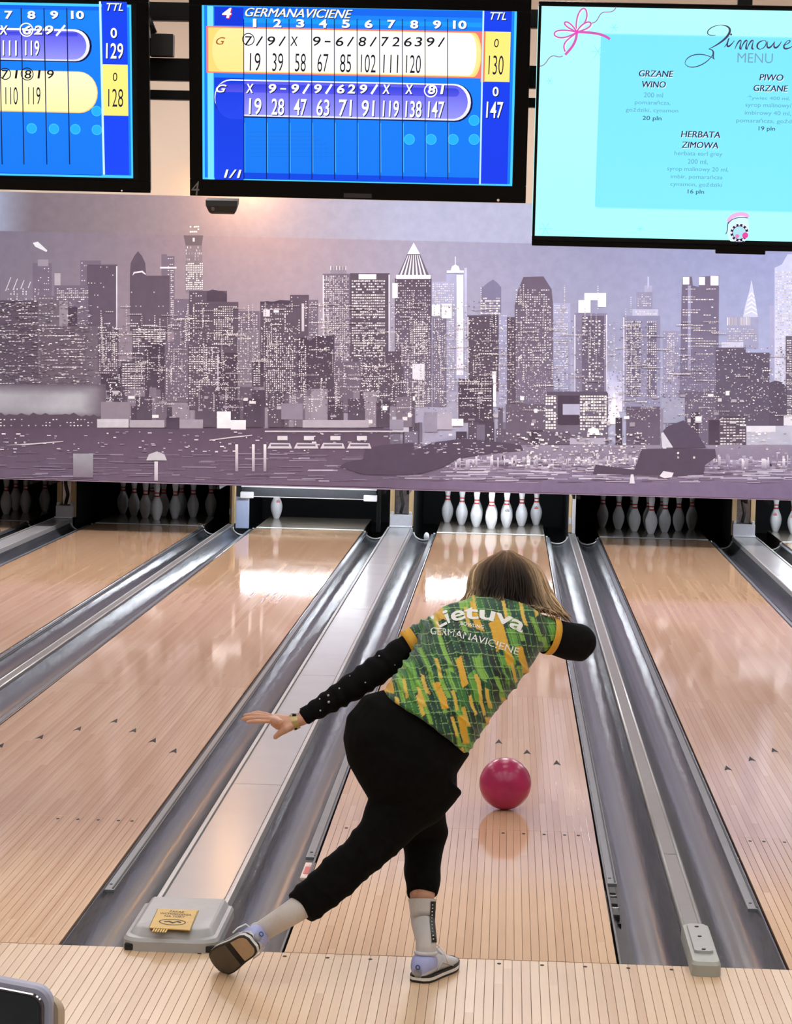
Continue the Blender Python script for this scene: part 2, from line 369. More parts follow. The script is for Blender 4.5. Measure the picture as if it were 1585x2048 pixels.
for a, b in gaps:
    xa = LANES[a] + LW / 2; xb = LANES[b] - LW / 2
    wide = (b - a == 1 and (a % 2 == 1))
    gutter(xa + 0.008, xa + GW, 'dark grey gutter on the right side of ' + names[a])
    gutter(xb - GW, xb - 0.008, 'dark grey gutter on the left side of ' + names[b])
    rail(xa + 0.010, xa + 0.050, {3: 0.86, 4: 1.25}.get(a, 0.9), 'flat grey bumper rail along the right edge of ' + names[a])
    rail(xb - 0.050, xb - 0.010, {4: 1.55}.get(b, 0.9), 'flat grey bumper rail along the left edge of ' + names[b])
    c0, c1 = xa + GW + 0.001, xb - GW - 0.001; cx = (c0 + c1) / 2
    if wide:
        r = empty('ball_return_cover', (cx, 0, -0.15), 'pale grey raised ball-return track between %s and %s' % (names[a], names[b]), 'track')
        MB().box(c0 + .012, c1 - .012, 0.465, 17.77, -0.15, 0.030, 0.006).build('cover_panel', M['cap'], r)
        for sx in (c0, c1 - 0.016):
            MB().box(sx, sx + 0.016, 0.465, 17.77, -0.15, 0.036, 0.003).build('edge_strip', M['ridge'], r)
        for sx in (c0 + 0.017, c1 - 0.021):
            MB().box(sx, sx + 0.004, 0.47, 17.77, 0.026, 0.031).build('edge_seam', M['black'], r)
        for yy in (2.9, 6.5, 10.1, 13.7):
            MB().box(c0 + .02, c1 - .02, yy, yy + 0.006, 0.026, 0.0306).build('panel_joint', M['divider'], r)
        if a == 3:
            e = empty('track_end_cap', (cx, 0, 0), 'rounded grey plastic end cap of the ball-return track, yellow sign on top', 'end cap')
            def outline(w, y0, y1, rr, z, k=7):
                o = [(-w, y1, z)]
                for i in range(k + 1):
                    t = math.pi / 2 * i / k; o.append((-w + rr - rr * math.cos(t), y0 + rr * .8 - rr * .8 * math.sin(t), z))
                for i in range(k + 1):
                    t = math.pi / 2 * i / k; o.append((w - rr + rr * math.sin(t), y0 + rr * .8 - rr * .8 * math.cos(t), z))
                o.append((w, y1, z)); return [Vector((cx + q[0], q[1], q[2])) for q in o]
            mb = MB(); mb.rings([outline(.152, -.055, .46, .07, 0.0), outline(.152, -.055, .46, .07, 0.030), outline(.146, -.045, .46, .07, 0.040), outline(.135, -.02, .46, .065, 0.042), outline(.122, 0.0, .46, .06, 0.060), outline(.114, 0.012, .46, .05, 0.064)])
            mb.build('cap_shell', M['capend'], e, smooth=True, auto=25)
            for sx in (-1, 1):
                MB().box(cx + sx * .125 - .018, cx + sx * .125 + .018, -0.048, -0.030, 0.001, 0.022, .004).build('corner_pad', M['rubber'], e)
            MB().tube([(cx, 0.06, .0635), (cx, 0.06, .0655)], 0.006, 10).build('screw', M['black'], e)
    else:
        r = empty('lane_divider', (cx, 0, -0.15), 'narrow grey divider strip between %s and %s' % (names[a], names[b]), 'divider')
        MB().box(c0, c1, (0.402 if a == 4 else 0.10), 17.88, -0.15, 0.012).build('divider_body', M['divider'], r)
        for sx in (c0 + 0.002, c1 - 0.010):
            MB().tube([(sx + .004, 0.402 if a == 4 else 0.10, 0.012), (sx + .004, 17.88, 0.012)], 0.005, 8).build('edge_strip', M['ridge'], r, smooth=True)
        MB().box(cx - .028, cx + .028, 1.75, 1.756, 0.011, 0.0126).build('panel_joint', M['black'], r)
        if a == 4:
            e = empty('divider_end_cap', (cx, 0, 0), 'small grey end cap with screws on the divider right of the pink ball', 'end cap')
            mb = MB()
            def oc(w, y0, y1, z, k=5):
                o = []
                rr = w * .55
                for (sx, yy, a0) in ((-1, y0, math.pi), (1, y0, 1.5 * math.pi), (1, y1, 0), (-1, y1, .5 * math.pi)):
                    for i in range(k + 1):
                        t = a0 + math.pi / 2 * i / k; o.append(Vector((cx + sx * (w - rr) + rr * math.cos(t), yy + (rr if yy == y0 else -rr) + rr * math.sin(t), z)))
                return o
            mb.rings([oc(.046, -.135, .40, -0.02 + .02), oc(.046, -.135, .40, .035), oc(.041, -.125, .40, .045), oc(.036, -.115, .39, .046)])
            mb.build('cap_shell', M['capend2'], e, smooth=True, auto=30)
            MB().rings([oc(.030, -.02, .37, .044), oc(.029, -.018, .368, .055)]).build('cap_ridge', M['capend'], e, smooth=True, auto=30)
            for yy in (.32, .18, .0):
                MB().tube([(cx, yy, .053), (cx, yy, .0575)], .0065, 8).build('screw', M['black'], e)
# outer gutters of the two edge lanes
gutter(LANES[6] + LW / 2 + .001, LANES[6] + LW / 2 + GW, 'dark grey gutter on the right side of the rightmost lane')
gutter(LANES[1] - LW / 2 - GW, LANES[1] - LW / 2 - .001, 'dark grey gutter on the left side of the leftmost lane')
# black bracket at the near end of the right rail of the ball lane
xr = LANES[4] + LW / 2
r = empty('rail_bracket', (xr + .025, 0.75, -0.05), 'black hinge bracket at the end of the rail right of the pink ball', 'bracket')
MB().box(xr + .006, xr + .044, 0.70, 1.24, -0.05, -0.028, .003).build('bracket_plate', M['black'], r)
for yy in (0.74, 0.92, 1.10):
    MB().box(xr + .010, xr + .040, yy, yy + 0.10, -0.03, -0.006, .006).build('hinge_block', M['rubber'], r)
for yy in (0.80, 1.0):
    MB().tube([(xr + .008, yy + .06, -0.012), (xr + .042, yy + .06, -0.012)], .006, 8).build('hinge_pin', M['chrome'], r, smooth=True)
mb = MB(); q = LANES[4] - LW / 2
mb.box(q - .044, q - .006, 1.20, 1.48, -.02, -.0105); st = mb.build('rail_sticker', mat('sticker', rgb(226, 200, 190), .5, var=.3, scale=60), label='small pale and red sticker in the gutter behind the raised leg', cat='sticker')
MB().box(q - .038, q - .012, 1.27, 1.40, -.0105, -.0095).build('sticker_mark', M['red'], st)
# ------------------------------------------------------------------ pin decks: side boards, posts, boxes, sweep, lights
kick = 1
for a, b in gaps:
    xa = LANES[a] + LW / 2 + GW; xb = LANES[b] - LW / 2 - GW; cx = (xa + xb) / 2
    wide = a % 2 == 1
    nm = '%s and %s' % (names[a], names[b])
    struct('trim_%d' % kick, MB().box(xa + .001, xa + .024, 18.05, 20.9, -.15, 1.3).box(xa + .001, xa + .024, MURY + .07, 18.05, .44, 1.3), M['pit']); kick += 1  # forward upper box is added out of sight to stop tube light spilling sideways
    struct('trim_%d' % kick, MB().box(xb - .024, xb - .001, 18.05, 20.9, -.15, 1.3).box(xb - .024, xb - .001, MURY + .07, 18.05, .44, 1.3), M['pit']); kick += 1  # same added light blocker ahead of the opposite side board
    if wide:
        r = empty('machine_post', (cx, 17.98, 0.03), 'plywood post pair with pale grey box left of ' + names[b], 'post')
        for sx in (xa + .010, xb - .055):
            MB().box(sx, sx + .045, 17.96, 18.04, .03, .80, .004).build('post_board', M['post'], r)
        MB().box(xa + .06, xb - .06, 18.0, 18.03, .03, .80).build('recess_panel', M['chrome'], r)
        MB().tube([(cx - .01, 17.99, .16), (cx + .012, 17.985, .25), (cx - .014, 17.99, .36), (cx + .006, 17.99, .6)], .016, 10).build('cable_hose', M['rubber'], r, smooth=True)
        MB().box(xa + .016, xb - .016, 17.86, 17.955, .031, .15, .008).build('return_box', M['boxgrey'], r)
        for sx in (xa + .022, xb - .046):
            MB().box(sx, sx + .024, 17.87, 17.955, .15, .178, .004).build('box_lug', M['boxgrey'], r)
        MB().box(xa + .014, xb - .014, 17.78, 17.855, .031, .045, .006).build('entry_plate', M['white'], r)
    else:
        r = empty('machine_post', (cx, 17.98, 0.012), 'slim plywood post with pale edge strip left of ' + names[b], 'post')
        MB().box(xa + .003, cx - .004, 18.0, 18.04, .012, .80, .003).build('post_board', M['post'], r)
        MB().box(cx, xb - .003, 17.90, 18.04, .012, .80, .003).build('edge_board', M['white'] if a == 4 else M['post'], r)
        MB().box(xa + .004, cx - .006, 17.95, 17.998, .10, .16, .003).build('latch', M['boxgrey'], r)
LIT = (3, 4, 6)
for n in LIT:
    x = LANES[n]
    r = empty('pin_light', (x, 16.97, .46), 'fluorescent tube behind the mural edge over the pins of ' + names[n], 'lamp')
    MB().box(x - .62, x + .62, 16.93, 17.01, .500, .56, .004).build('lamp_housing', M['black'], r)
    MB().tube([(x - .60, 16.97, .470), (x + .60, 16.97, .470)], .008, 12).build('lamp_tube', M['tube'], r, smooth=True)
    MB().tube([(x - .60, 17.80, .640), (x + .60, 17.80, .640)], .013, 12).build('lamp_tube', M['tube'], r, smooth=True)
    MB().box(x - .62, x + .62, 17.77, 17.83, .67, .70, .004).build('lamp_housing', M['black'], r)
    for sx in (-.61, .61):
        MB().box(x + sx - .012, x + sx + .012, 16.945, 16.995, .455, .52, .003).build('tube_holder', M['white'], r)
        MB().box(x + sx - .012, x + sx + .012, 17.775, 17.825, .62, .68, .003).build('tube_holder', M['white'], r)
        MB().box(x + sx - .015, x + sx + .015, MURY + .06, 17.80, .56, .585, .003).build('bracket_arm', M['black'], r)
        MB().box(x + sx - .015, x + sx + .015, 17.785, 17.815, .585, .675, .003).build('bracket_arm', M['black'], r)
# lowered sweep on the single-pin lane
x = LANES[3]; z1 = .425
r = empty('sweep_bar', (x, 17.5, 0.0), 'white-topped sweep bar lowered across the single-pin lane', 'sweep')
MB().box(x - .66, x + .66, 17.47, 17.53, z1 - .018, z1, .005).build('top_rail', M['white'], r)
MB().box(x - .655, x + .655, 17.475, 17.52, z1 - .105, z1 - .019, .006).build('sweep_board', M['sweep_dark'], r)
MB().box(x - .60, x + .60, 17.470, 17.4745, z1 - .112, z1 - .104, .001).build('lower_edge', M['ridge'], r)
for sx in (-1, 1):
    MB().box(x + sx * .60 - .065, x + sx * .60 + .065, 17.44, 17.50, z1 - .125, z1 - .062, .012).build('end_block', M['white'], r)
MB().box(x - .715, x - .585, 17.53, 17.56, .0, z1 - .12, .006).build('side_arm', mat('pale blue enamel', rgb(178, 192, 226), .3, var=.03), r)
MB().box(x + .66, x + .70, 17.53, 17.56, .0, z1, .006).build('side_arm', M['black'], r)
# bits lying in the gutter ends next to the full rack
for sx, nm in ((-1, 'left'),):
    MB().ball((sx * (LW / 2 + .10), 17.75, -.05), (.028, .03, .045), 12, 8).build('gutter_end_bolt', M['white'], smooth=True, label='small white bolt in the %s gutter end beside the full white rack' % nm, cat='bolt')

# ------------------------------------------------------------------ pins
prof = [(0, 2.03), (.12, 2.25), (.75, 2.83), (2.25, 3.906), (3.375, 4.51), (4.5, 4.766), (5.2, 4.75), (5.875, 4.563), (6.6, 4.17), (7.25, 3.703), (8.0, 3.02), (8.625, 2.472), (9.375, 1.965), (10.0, 1.797), (10.875, 1.870), (11.75, 2.094), (12.625, 2.406), (13.5, 2.547), (14.1, 2.40), (14.6, 1.92), (14.87, 1.2), (15.0, .2)]
def pr(z):
    for i in range(len(prof) - 1):
        if prof[i][0] <= z <= prof[i + 1][0]:
            t = (z - prof[i][0]) / (prof[i + 1][0] - prof[i][0]); return prof[i][1] * (1 - t) + prof[i + 1][1] * t
    return .2
IN = .0254
def lathe(zs, grow=0.0, n=24):
    return [[Vector(((pr(z) / 2 * IN + grow) * math.cos(2 * math.pi * k / n), (pr(z) / 2 * IN + grow) * math.sin(2 * math.pi * k / n), z * IN)) for k in range(n)] for z in zs]
pin0 = empty('bowling_pin', (0, 0, 0))
MB().rings(lathe([p[0] for p in prof])).build('pin_body', M['pin'], pin0, smooth=True)
MB().rings(lathe([9.15, 9.5, 9.75], .0007), False).build('neck_stripe', M['red'], pin0, smooth=True)
MB().rings(lathe([10.5, 10.75, 11.0], .0007), False).build('neck_stripe', M['red'], pin0, smooth=True)
crown = MB()
for k in range(5):
    a = -math.pi / 2 + (k - 2) * .16
    for (z0, z1) in ((6.6, 7.2), (7.3, 7.7 - .1 * abs(k - 2))):
        q = []
        for (aa, z) in ((a - .07, z0), (a + .07, z0), (a + .05, z1), (a - .05, z1)):
            rr = pr(z) / 2 * IN + .0009; q.append((rr * math.cos(aa), rr * math.sin(aa), z * IN))
        crown.add(q, [(0, 1, 2, 3)])
DX = .1524; DY = .264
RACK = {1: (0, 0), 2: (-1, 1), 3: (1, 1), 4: (-2, 2), 5: (0, 2), 6: (2, 2), 7: (-3, 3), 8: (-1, 3), 9: (1, 3), 10: (3, 3)}
WHERE = {1: 'head pin', 2: 'second-row left pin', 3: 'second-row right pin', 4: 'third-row left pin', 5: 'third-row middle pin', 6: 'third-row right pin', 7: 'back-row leftmost pin', 8: 'back-row second pin from left', 9: 'back-row second pin from right', 10: 'back-row rightmost pin'}
RN = {1: 'of dim rack at left edge', 2: 'of dim rack left of the lone pin', 4: 'of bright rack above the bowler', 5: 'of dim rack right of the bowler', 6: 'of bright rack at right edge'}
GRP = {1: 'pins of the leftmost lane', 2: 'pins of the dim left lane', 4: 'pins of the pink-ball lane', 5: 'pins of the dim right lane', 6: 'pins of the rightmost lane'}
first = True
for n, which in ((4, range(1, 11)), (5, range(1, 11)), (2, range(1, 11)), (1, (3, 6, 9, 10)), (6, (4, 7))):
    for k in which:
        loc = (LANES[n] + RACK[k][0] * DX, 18.29 + RACK[k][1] * DY, 0.0002)
        o = pin0 if first else dup(pin0, loc); first = False; o.location = loc
        o.rotation_euler.z = rnd.uniform(-.4, .4)
        tag(o, 'white bowling %s %s' % (WHERE[k].replace('pin', 'pin,', 1) if False else WHERE[k], RN[n]), 'bowling pin', GRP[n])
        if (n == 4 and k in (10, 3)) or (n == 6):
            mm = M['red'] if k in (10, 4, 7) else M['black']
            me = bpy.data.meshes.new('crown_mark'); me.from_pydata(crown.v, [], crown.f); me.materials.append(mm)
            c = bpy.data.objects.new('crown_mark', me); COL.objects.link(c); c.parent = o
q = PZ(553, 1037, 0)
o = dup(pin0, (q.x, q.y, .0002)); o.rotation_euler = (0, 0, .4); tag(o, 'lone white bowling pin left standing with a red mark, on the single-pin lane', 'bowling pin', 'pin of the single-pin lane')
me = bpy.data.meshes.new('crown_mark'); me.from_pydata(crown.v, [], crown.f); me.materials.append(M['red'])
c = bpy.data.objects.new('crown_mark', me); COL.objects.link(c); c.parent = o

# ------------------------------------------------------------------ ball
ctr = PZ(1011, 1567, .10795)
r = empty('bowling_ball', (ctr.x, ctr.y, 0.0), 'glossy magenta-pink bowling ball rolling on the lane beside the bowler', 'ball')
mball = mat('pink ball resin', rgb(176, 38, 92), 0.27, var=.2, scale=9)
MB().ball(ctr, .10795, 48, 32).build('ball_body', mball, r, smooth=True)
for dx, dz in ((-.022, .03), (.022, .03), (0, -.03)):
    d = Vector((dx * 1.6, .09, dz * 1.2 + .03)).normalized()
    MB().tube([ctr + d * .1066, ctr + d * .1082], .0125, 14).build('finger_hole', M['black'], r)

# ------------------------------------------------------------------ mural: printed panel with the night skyline
def mural_pt(px, py, lift=0.0):
    q = P(px, py, MURY - lift); return q
wall = MB().box(-RX, RX, MURY, MURY + .06, MZ0, MZ1)
gm = bpy.data.materials.new('mural panel edge'); gm = mat('mural backing', rgb(120, 112, 124), .6, var=.03)
wm = struct('wall_front', wall, gm)
struct('trim_30', MB().box(-RX, RX, MURY - .012, MURY + .06, MZ0 - .012, MZ0 - .0005), mat('mural edge trim', rgb(150, 132, 156), .5, var=.04))
pm = vmat('mural print', rough=.6, noise=.05, nscale=14, spec=.06)
def pz(px, py, layer):
    q = P(px, py, MURY - .002 - layer * .0004); return (q.x, q.y, q.z)
# sky: smooth colour grid, purple grey with a paler middle and a darker band above the seam
def lerp(a, b, t): return tuple(x + (y - x) * t for x, y in zip(a, b))
def sky(px, py):
    t = min(1, max(0, px / 1585)); v = min(1, max(0, (py - 470) / 430))
    keys = [(0, (116, 112, 130)), (.2, (138, 126, 138)), (.36, (160, 146, 156)), (.55, (158, 158, 184)), (.75, (142, 146, 178)), (1, (146, 156, 200))]
    for i in range(len(keys) - 1):
        if keys[i][0] <= t <= keys[i + 1][0]:
            c = lerp(keys[i][1], keys[i + 1][1], (t - keys[i][0]) / (keys[i + 1][0] - keys[i][0])); break
    low = lerp((150, 136, 150), (196, 204, 236), t)
    c = lerp(c, low, v * .8)
    return c
sk = MB(); gx = list(range(-60, 1681, 30)); gy = [400, 430, 467, 472, 500, 540, 580, 620, 660, 700, 760, 820, 880, 930, 975]
V = []; Cc = []
zb, zt = MZ0 + .001, MZ1 - .001
def gridpt(px, py):
    q = P(px, py, MURY - .002); z = min(zt, max(zb, q.z)); return (q.x, q.y, z)
# rows follow the panel: parametrise by height so that the print ends level with the panel edges
nrow = 40; hz = [zb + (zt - zb) * i / nrow for i in range(nrow + 1)]
def pix_of(x, y, z):
    v = Vector((x, y, z)) - CAM; d = v.dot(fw); return 792.5 + CF * v.dot(R2) / d, 1024 - CF * v.dot(U2) / d
seamz = P(300, 469, MURY).z
hz = sorted(hz + [seamz - .004, seamz + .004])
nxg = 110; xg = [-RX + .002 + (2 * RX - .004) * i / nxg for i in range(nxg + 1)]
for z in hz:
    for x in xg:
        px, py = pix_of(x, MURY, z); c = sky(px, py)
        if z > seamz:
            dark = lerp((112, 104, 112), (150, 138, 146), min(1, max(0, px / 420))) if px < 420 else lerp((150, 138, 146), (170, 178, 206), min(1, (px - 420) / 380))
            if px < 60: dark = lerp((150, 160, 185), dark, max(0, px / 60))
            c = lerp(c, dark, .9)
        V.append((x, MURY - .002, z)); Cc.append(rgb(*c))
n1 = nxg + 1
F = [(j * n1 + i, j * n1 + i + 1, (j + 1) * n1 + i + 1, (j + 1) * n1 + i) for j in range(len(hz) - 1) for i in range(nxg)]
sk.add(V, F, Cc); sk.build('printed_sky', pm, wm, fixn=False)

bl = MB(); wr = random.Random(3); PR = []
HAZE = (150, 142, 158)
def quad(x0, y0, x1, y1, ct, cb=None, layer=1):
    cb = cb or ct
    PR.append((layer, [(x0, y1), (x1, y1), (x1, y0), (x0, y0)], [(0, 1, 2, 3)], [rgb(*cb), rgb(*cb), rgb(*ct), rgb(*ct)]))
def poly(pts, ct, cb=None, layer=1):
    cb = cb or ct; ys = [p[1] for p in pts]; a, b = min(ys), max(ys)
    PR.append((layer, list(pts), [tuple(range(len(pts)))], [rgb(*lerp(ct, cb, (y - a) / max(1, b - a))) for x, y in pts]))
def windows(x0, y0, x1, y1, dx, dy, wx, wy, dens, bright=(255, 255, 255), dim=.45, layer=2, runs=False):
    y = y0
    while y < y1 - wy:
        x = x0; on = wr.random() < dens
        rowd = dens * wr.uniform(.5, 1.4)
        while x < x1 - wx:
            if runs:
                if wr.random() < .25: on = wr.random() < rowd
            else: on = wr.random() < rowd
            if on:
                b = wr.uniform(dim, 1.0); c = lerp((110, 100, 118), bright, b); j = wr.uniform(-.5, .5)
                quad(x + j * .6, y + j * .5, x + wx + j * .6, y + wy + j * .5, c, layer=layer)
            x += dx
        y += dy
DK = (78, 68, 84); DK2 = (92, 82, 98); MID = (114, 105, 124); BLU = (124, 122, 152); LT = (168, 172, 206)
def A(cx, cy): return cx * .5047, 400 + cy * .5047
def B(cx, cy): return 785 + cx * .5047, 460 + cy * .5047
def bld(fn, x0, y0, x1, y1, c, w=None, cb=None, layer=1, edge=None):
    a = fn(x0, y0); b = fn(x1, y1); quad(a[0], a[1], b[0], b[1], c, cb or lerp(c, HAZE, .12), layer)
    if edge:
        ew = 2.2
        if edge in ('r', 'b'): quad(b[0] - ew, a[1] + 3, b[0], b[1], (235, 235, 250), (205, 205, 225), layer + .01)
        if edge in ('l', 'b'): quad(a[0], a[1] + 3, a[0] + ew, b[1], (235, 235, 250), (205, 205, 225), layer + .01)
    if w:
        dx, dy, wx, wy, dens = w[:5]; runs = len(w) > 5 and w[5]
        windows(a[0] + 2.5, a[1] + 4, b[0] - 2, b[1] - 3, dx, dy, wx, wy, dens, layer=layer + .02, runs=runs)
# left half, back to front
bld(A, 130, 250, 205, 520, MID, (4, 6, 2, 1.8, .25)); poly([A(130, 170), A(150, 165), A(188, 200), A(184, 206), A(140, 185)], (220, 224, 235), layer=1.6)
bld(A, 150, 236, 192, 262, (150, 145, 158), layer=1.5)
bld(A, 318, 240, 400, 520, MID, (5, 5, 2.5, 2, .3)); bld(A, 345, 256, 465, 520, DK2, (6, 8, 2, 2, .08), edge='r', layer=1.4)
poly([A(515, 300), A(518, 250), A(532, 222), A(547, 203), A(563, 222), A(576, 250), A(580, 300)], DK2, layer=1)
bld(A, 515, 300, 690, 520, DK2, (9, 14, 2, 2, .12), layer=1.2)
poly([A(525, 300), A(530, 285), A(565, 280), A(578, 292), A(578, 297), A(562, 287), A(534, 291)], (215, 212, 222), layer=1.8)
bld(A, 640, 215, 662, 330, MID); bld(A, 660, 222, 692, 330, MID, (4, 4, 2.6, 1.6, .7)); bld(A, 635, 265, 700, 272, (225, 222, 232), layer=1.8)
bld(A, 672, 270, 692, 520, MID, (3.5, 4, 2, 2, .75), layer=1.4)
poly([A(728, 140), A(806, 140), A(800, 180), A(736, 180)], (104, 96, 106), layer=1.4)
bld(A, 736, 178, 802, 370, (128, 120, 132), layer=1.3); windows(*A(737, 184), *A(802, 250), 3, 6, 1.3, 4, .5, dim=.3)
windows(*A(737, 250), *A(804, 362), 3.5, 4.2, 2.3, 2.4, .95, dim=.8)
windows(*A(752, 103), *A(790, 132), 4, 5, 3, 3, .8, dim=.7); bld(A, 764, 150, 772, 165, (220, 216, 226), layer=2)
bld(A, 690, 392, 760, 620, MID, (5, 5, 2, 2, .2)); bld(A, 750, 360, 900, 700, DK2, (5, 5, 2.6, 2, .35), layer=1.4); poly([A(820, 362), A(842, 355), A(884, 362), A(900, 372), A(900, 402), A(820, 402)], DK, layer=1.6)
bld(A, 832, 404, 945, 700, DK2, layer=1.6); windows(*A(848, 430), *A(932, 572), 4.4, 4.3, 2.8, 2.3, .9, layer=2.6)
bld(A, 940, 440, 1030, 700, MID, (5, 4.4, 3, 1.8, .5), layer=1.3); bld(A, 1032, 402, 1165, 720, DK2, (4.6, 5, 2.4, 2, .45), layer=1.4); poly([A(1032, 405), A(1060, 400), A(1080, 404), A(1110, 396), A(1150, 398), A(1150, 412), A(1032, 412)], DK, layer=1.8)
bld(A, 1044, 434, 1070, 462, (228, 226, 238), layer=2.2); bld(A, 1085, 436, 1106, 446, (236, 236, 244), layer=2.2)
bld(A, 1150, 376, 1225, 640, DK2, (6, 8, 2, 2, .15), layer=1.2); bld(A, 1222, 396, 1262, 640, MID, (4, 5, 2, 2, .4), layer=1.3); bld(A, 1196, 410, 1206, 520, (205, 200, 214), layer=1.9)
bld(A, 1280, 292, 1388, 760, MID, (3.6, 3.8, 2.1, 2, .8), layer=1.3, edge='l'); bld(A, 1310, 264, 1374, 292, (140, 134, 152)); windows(*A(1310, 262), *A(1376, 292), 6, 9, 1.5, 8, .8)
bld(A, 1388, 290, 1545, 780, DK2, layer=1.5, edge='r'); windows(*A(1395, 318), *A(1530, 470), 4.2, 5.6, 3.2, 3, .92, layer=2.6); windows(*A(1395, 485), *A(1530, 620), 4.2, 5.0, 3.2, 2.6, .88, layer=2.6); windows(*A(1395, 625), *A(1530, 780), 4.6, 5.0, 2.8, 2, .35, layer=2.6)
bld(A, 1422, 294, 1492, 314, (255, 255, 255), layer=2.6)
bld(A, 215, 338, 350, 520, MID, None, layer=1.6); windows(*A(225, 350), *A(350, 400), 4, 4.2, 3, 1.8, .8, layer=2.6); bld(A, 216, 290, 240, 400, (176, 172, 182), layer=1.5); bld(A, 270, 425, 306, 520, DK, layer=1.9)
bld(A, -60, 398, 165, 800, DK2, (6.5, 7, 5, 1.6, .28, True), layer=1.5); bld(A, 150, 380, 235, 760, (112, 104, 118), (6, 6, 4, 1.7, .3, True), layer=1.7); bld(A, 235, 400, 270, 520, (150, 144, 156), layer=1.8)
for k in range(4): poly([A(20 + k * 30, 360 - 4 * k), A(42 + k * 26, 305 + 6 * k), A(45 + k * 26, 306 + 6 * k), A(24 + k * 30, 361 - 4 * k)], (205, 205, 216), layer=1.9)
windows(*A(30, 350), *A(160, 400), 6, 5, 2, 3, .4)
bld(A, 160, 500, 350, 800, (104, 94, 108), (5.5, 7, 4.5, 1.6, .35, True), layer=2)
bld(A, 340, 500, 400, 800, (110, 102, 116), (5, 6, 2, 2, .12), layer=2.1)
bld(A, 388, 515, 470, 690, DK2, (4.2, 4.2, 2.8, 2.1, .85), layer=2.2); bld(A, 400, 660, 480, 800, DK, (5, 6, 2, 2, .1), layer=2.1)
bld(A, 525, 508, 662, 790, DK2, layer=2.2); windows(*A(527, 512), *A(662, 575), 6, 4.6, 5.2, 2.2, .9, layer=3)
bld(A, 480, 640, 590, 800, DK2, (5.4, 4.8, 4.2, 2, .7, True), layer=2.4); bld(A, 575, 568, 652, 790, DK, (9, 9, 2, 2, .06), layer=2.8); bld(A, 622, 610, 640, 780, DK, (3.6, 4, 2.4, 2, .8), layer=3)
bld(A, 655, 560, 750, 800, MID, (4.6, 5, 2.2, 2, .38), layer=2.3); bld(A, 745, 575, 872, 830, DK2, (4.8, 4.6, 3.2, 2.2, .7), layer=2.5); bld(A, 862, 605, 942, 830, DK, (4.4, 5, 2.2, 2.2, .5), layer=2.8, edge='l')
bld(A, 940, 520, 1030, 820, (128, 120, 136), (4.6, 5, 2.2, 2, .45), layer=2.2); bld(A, 1000, 640, 1045, 740, DK, (5, 4.6, 3.6, 2, .8), layer=2.7)
bld(A, 1050, 570, 1180, 820, DK2, (4.0, 4.4, 2.3, 2.5, .8), layer=2.6); bld(A, 1180, 545, 1225, 840, DK, (4, 4.2, 2.4, 2.2, .75), layer=2.8); poly([A(1225, 560), A(1260, 536), A(1325, 540), A(1325, 840), A(1225, 840)], DK, lerp(DK, HAZE, .2), layer=3)
bld(A, 1325, 640, 1430, 840, (112, 102, 120), (5, 5, 2, 2, .2), layer=2.9); bld(A, 1430, 600, 1600, 860, DK2, (4.8, 5, 2.4, 2, .4), layer=2.2)
for k in range(70):       # scattered low roofs in front
    x = wr.uniform(380, 1600); w = wr.uniform(18, 70); y = wr.uniform(735, 830); c = lerp(DK, (150, 142, 158), wr.random() ** 2)
    bld(A, x, y, x + w, 900, c, (5, 5, 2.2, 1.8, .22) if wr.random() < .6 else None, layer=3.2 + k * .01)
def mottle(n, x0, x1, y0, y1, bias, lay, w=(1.4, 3.4), h=(1.2, 2.4)):
    for k in range(n):
        x = wr.uniform(x0, x1); y = wr.uniform(y0, y1); b = wr.random() ** bias
        ww = wr.uniform(*w); hh = wr.uniform(*h); quad(x, y, x + ww, y + hh, lerp((96, 86, 102), (255, 255, 255), b), layer=lay)
def columns(n, x0, x1, y0, y1, lay):
    for k in range(n):       # strings of lit windows, one above the other
        x = wr.uniform(x0, x1); y = wr.uniform(y0, y1); m = wr.randint(4, 14); d = wr.uniform(3.6, 5.2); b = wr.uniform(.5, 1)
        for q in range(m): quad(x, y + q * d, x + 2.2, y + q * d + 2.2, lerp((110, 100, 118), (255, 255, 255), b * wr.uniform(.6, 1)), layer=lay)
def hrows(n, x0, x1, y0, y1, lay):
    for k in range(n):
        x = wr.uniform(x0, x1); y = wr.uniform(y0, y1); m = wr.randint(3, 9); b = wr.uniform(.45, 1)
        for q in range(m): quad(x + q * 4.2, y, x + q * 4.2 + 3, y + 2, lerp((110, 100, 118), (255, 255, 255), b * wr.uniform(.6, 1)), layer=lay)
mottle(900, 0, 180, 600, 780, 2.2, 3.9, (2, 6), (1, 2)); mottle(1500, 180, 660, 650, 820, 1.3, 3.91); mottle(900, 640, 960, 600, 830, 1.0, 3.92); mottle(1300, 930, 1300, 640, 840, 1.1, 3.93); mottle(700, 1280, 1585, 690, 840, 1.4, 3.94)
columns(150, 190, 960, 600, 790, 3.95); columns(70, 800, 1300, 560, 800, 3.96); hrows(160, 180, 960, 600, 815, 3.97); hrows(90, 930, 1585, 640, 830, 3.98)
for k in range(60):
    x = wr.uniform(180, 1560); y = wr.uniform(780, 850); quad(x, y, x + wr.uniform(4, 14), y + wr.uniform(3, 9), lerp((150, 142, 160), (255, 255, 255), wr.random()), layer=3.99)
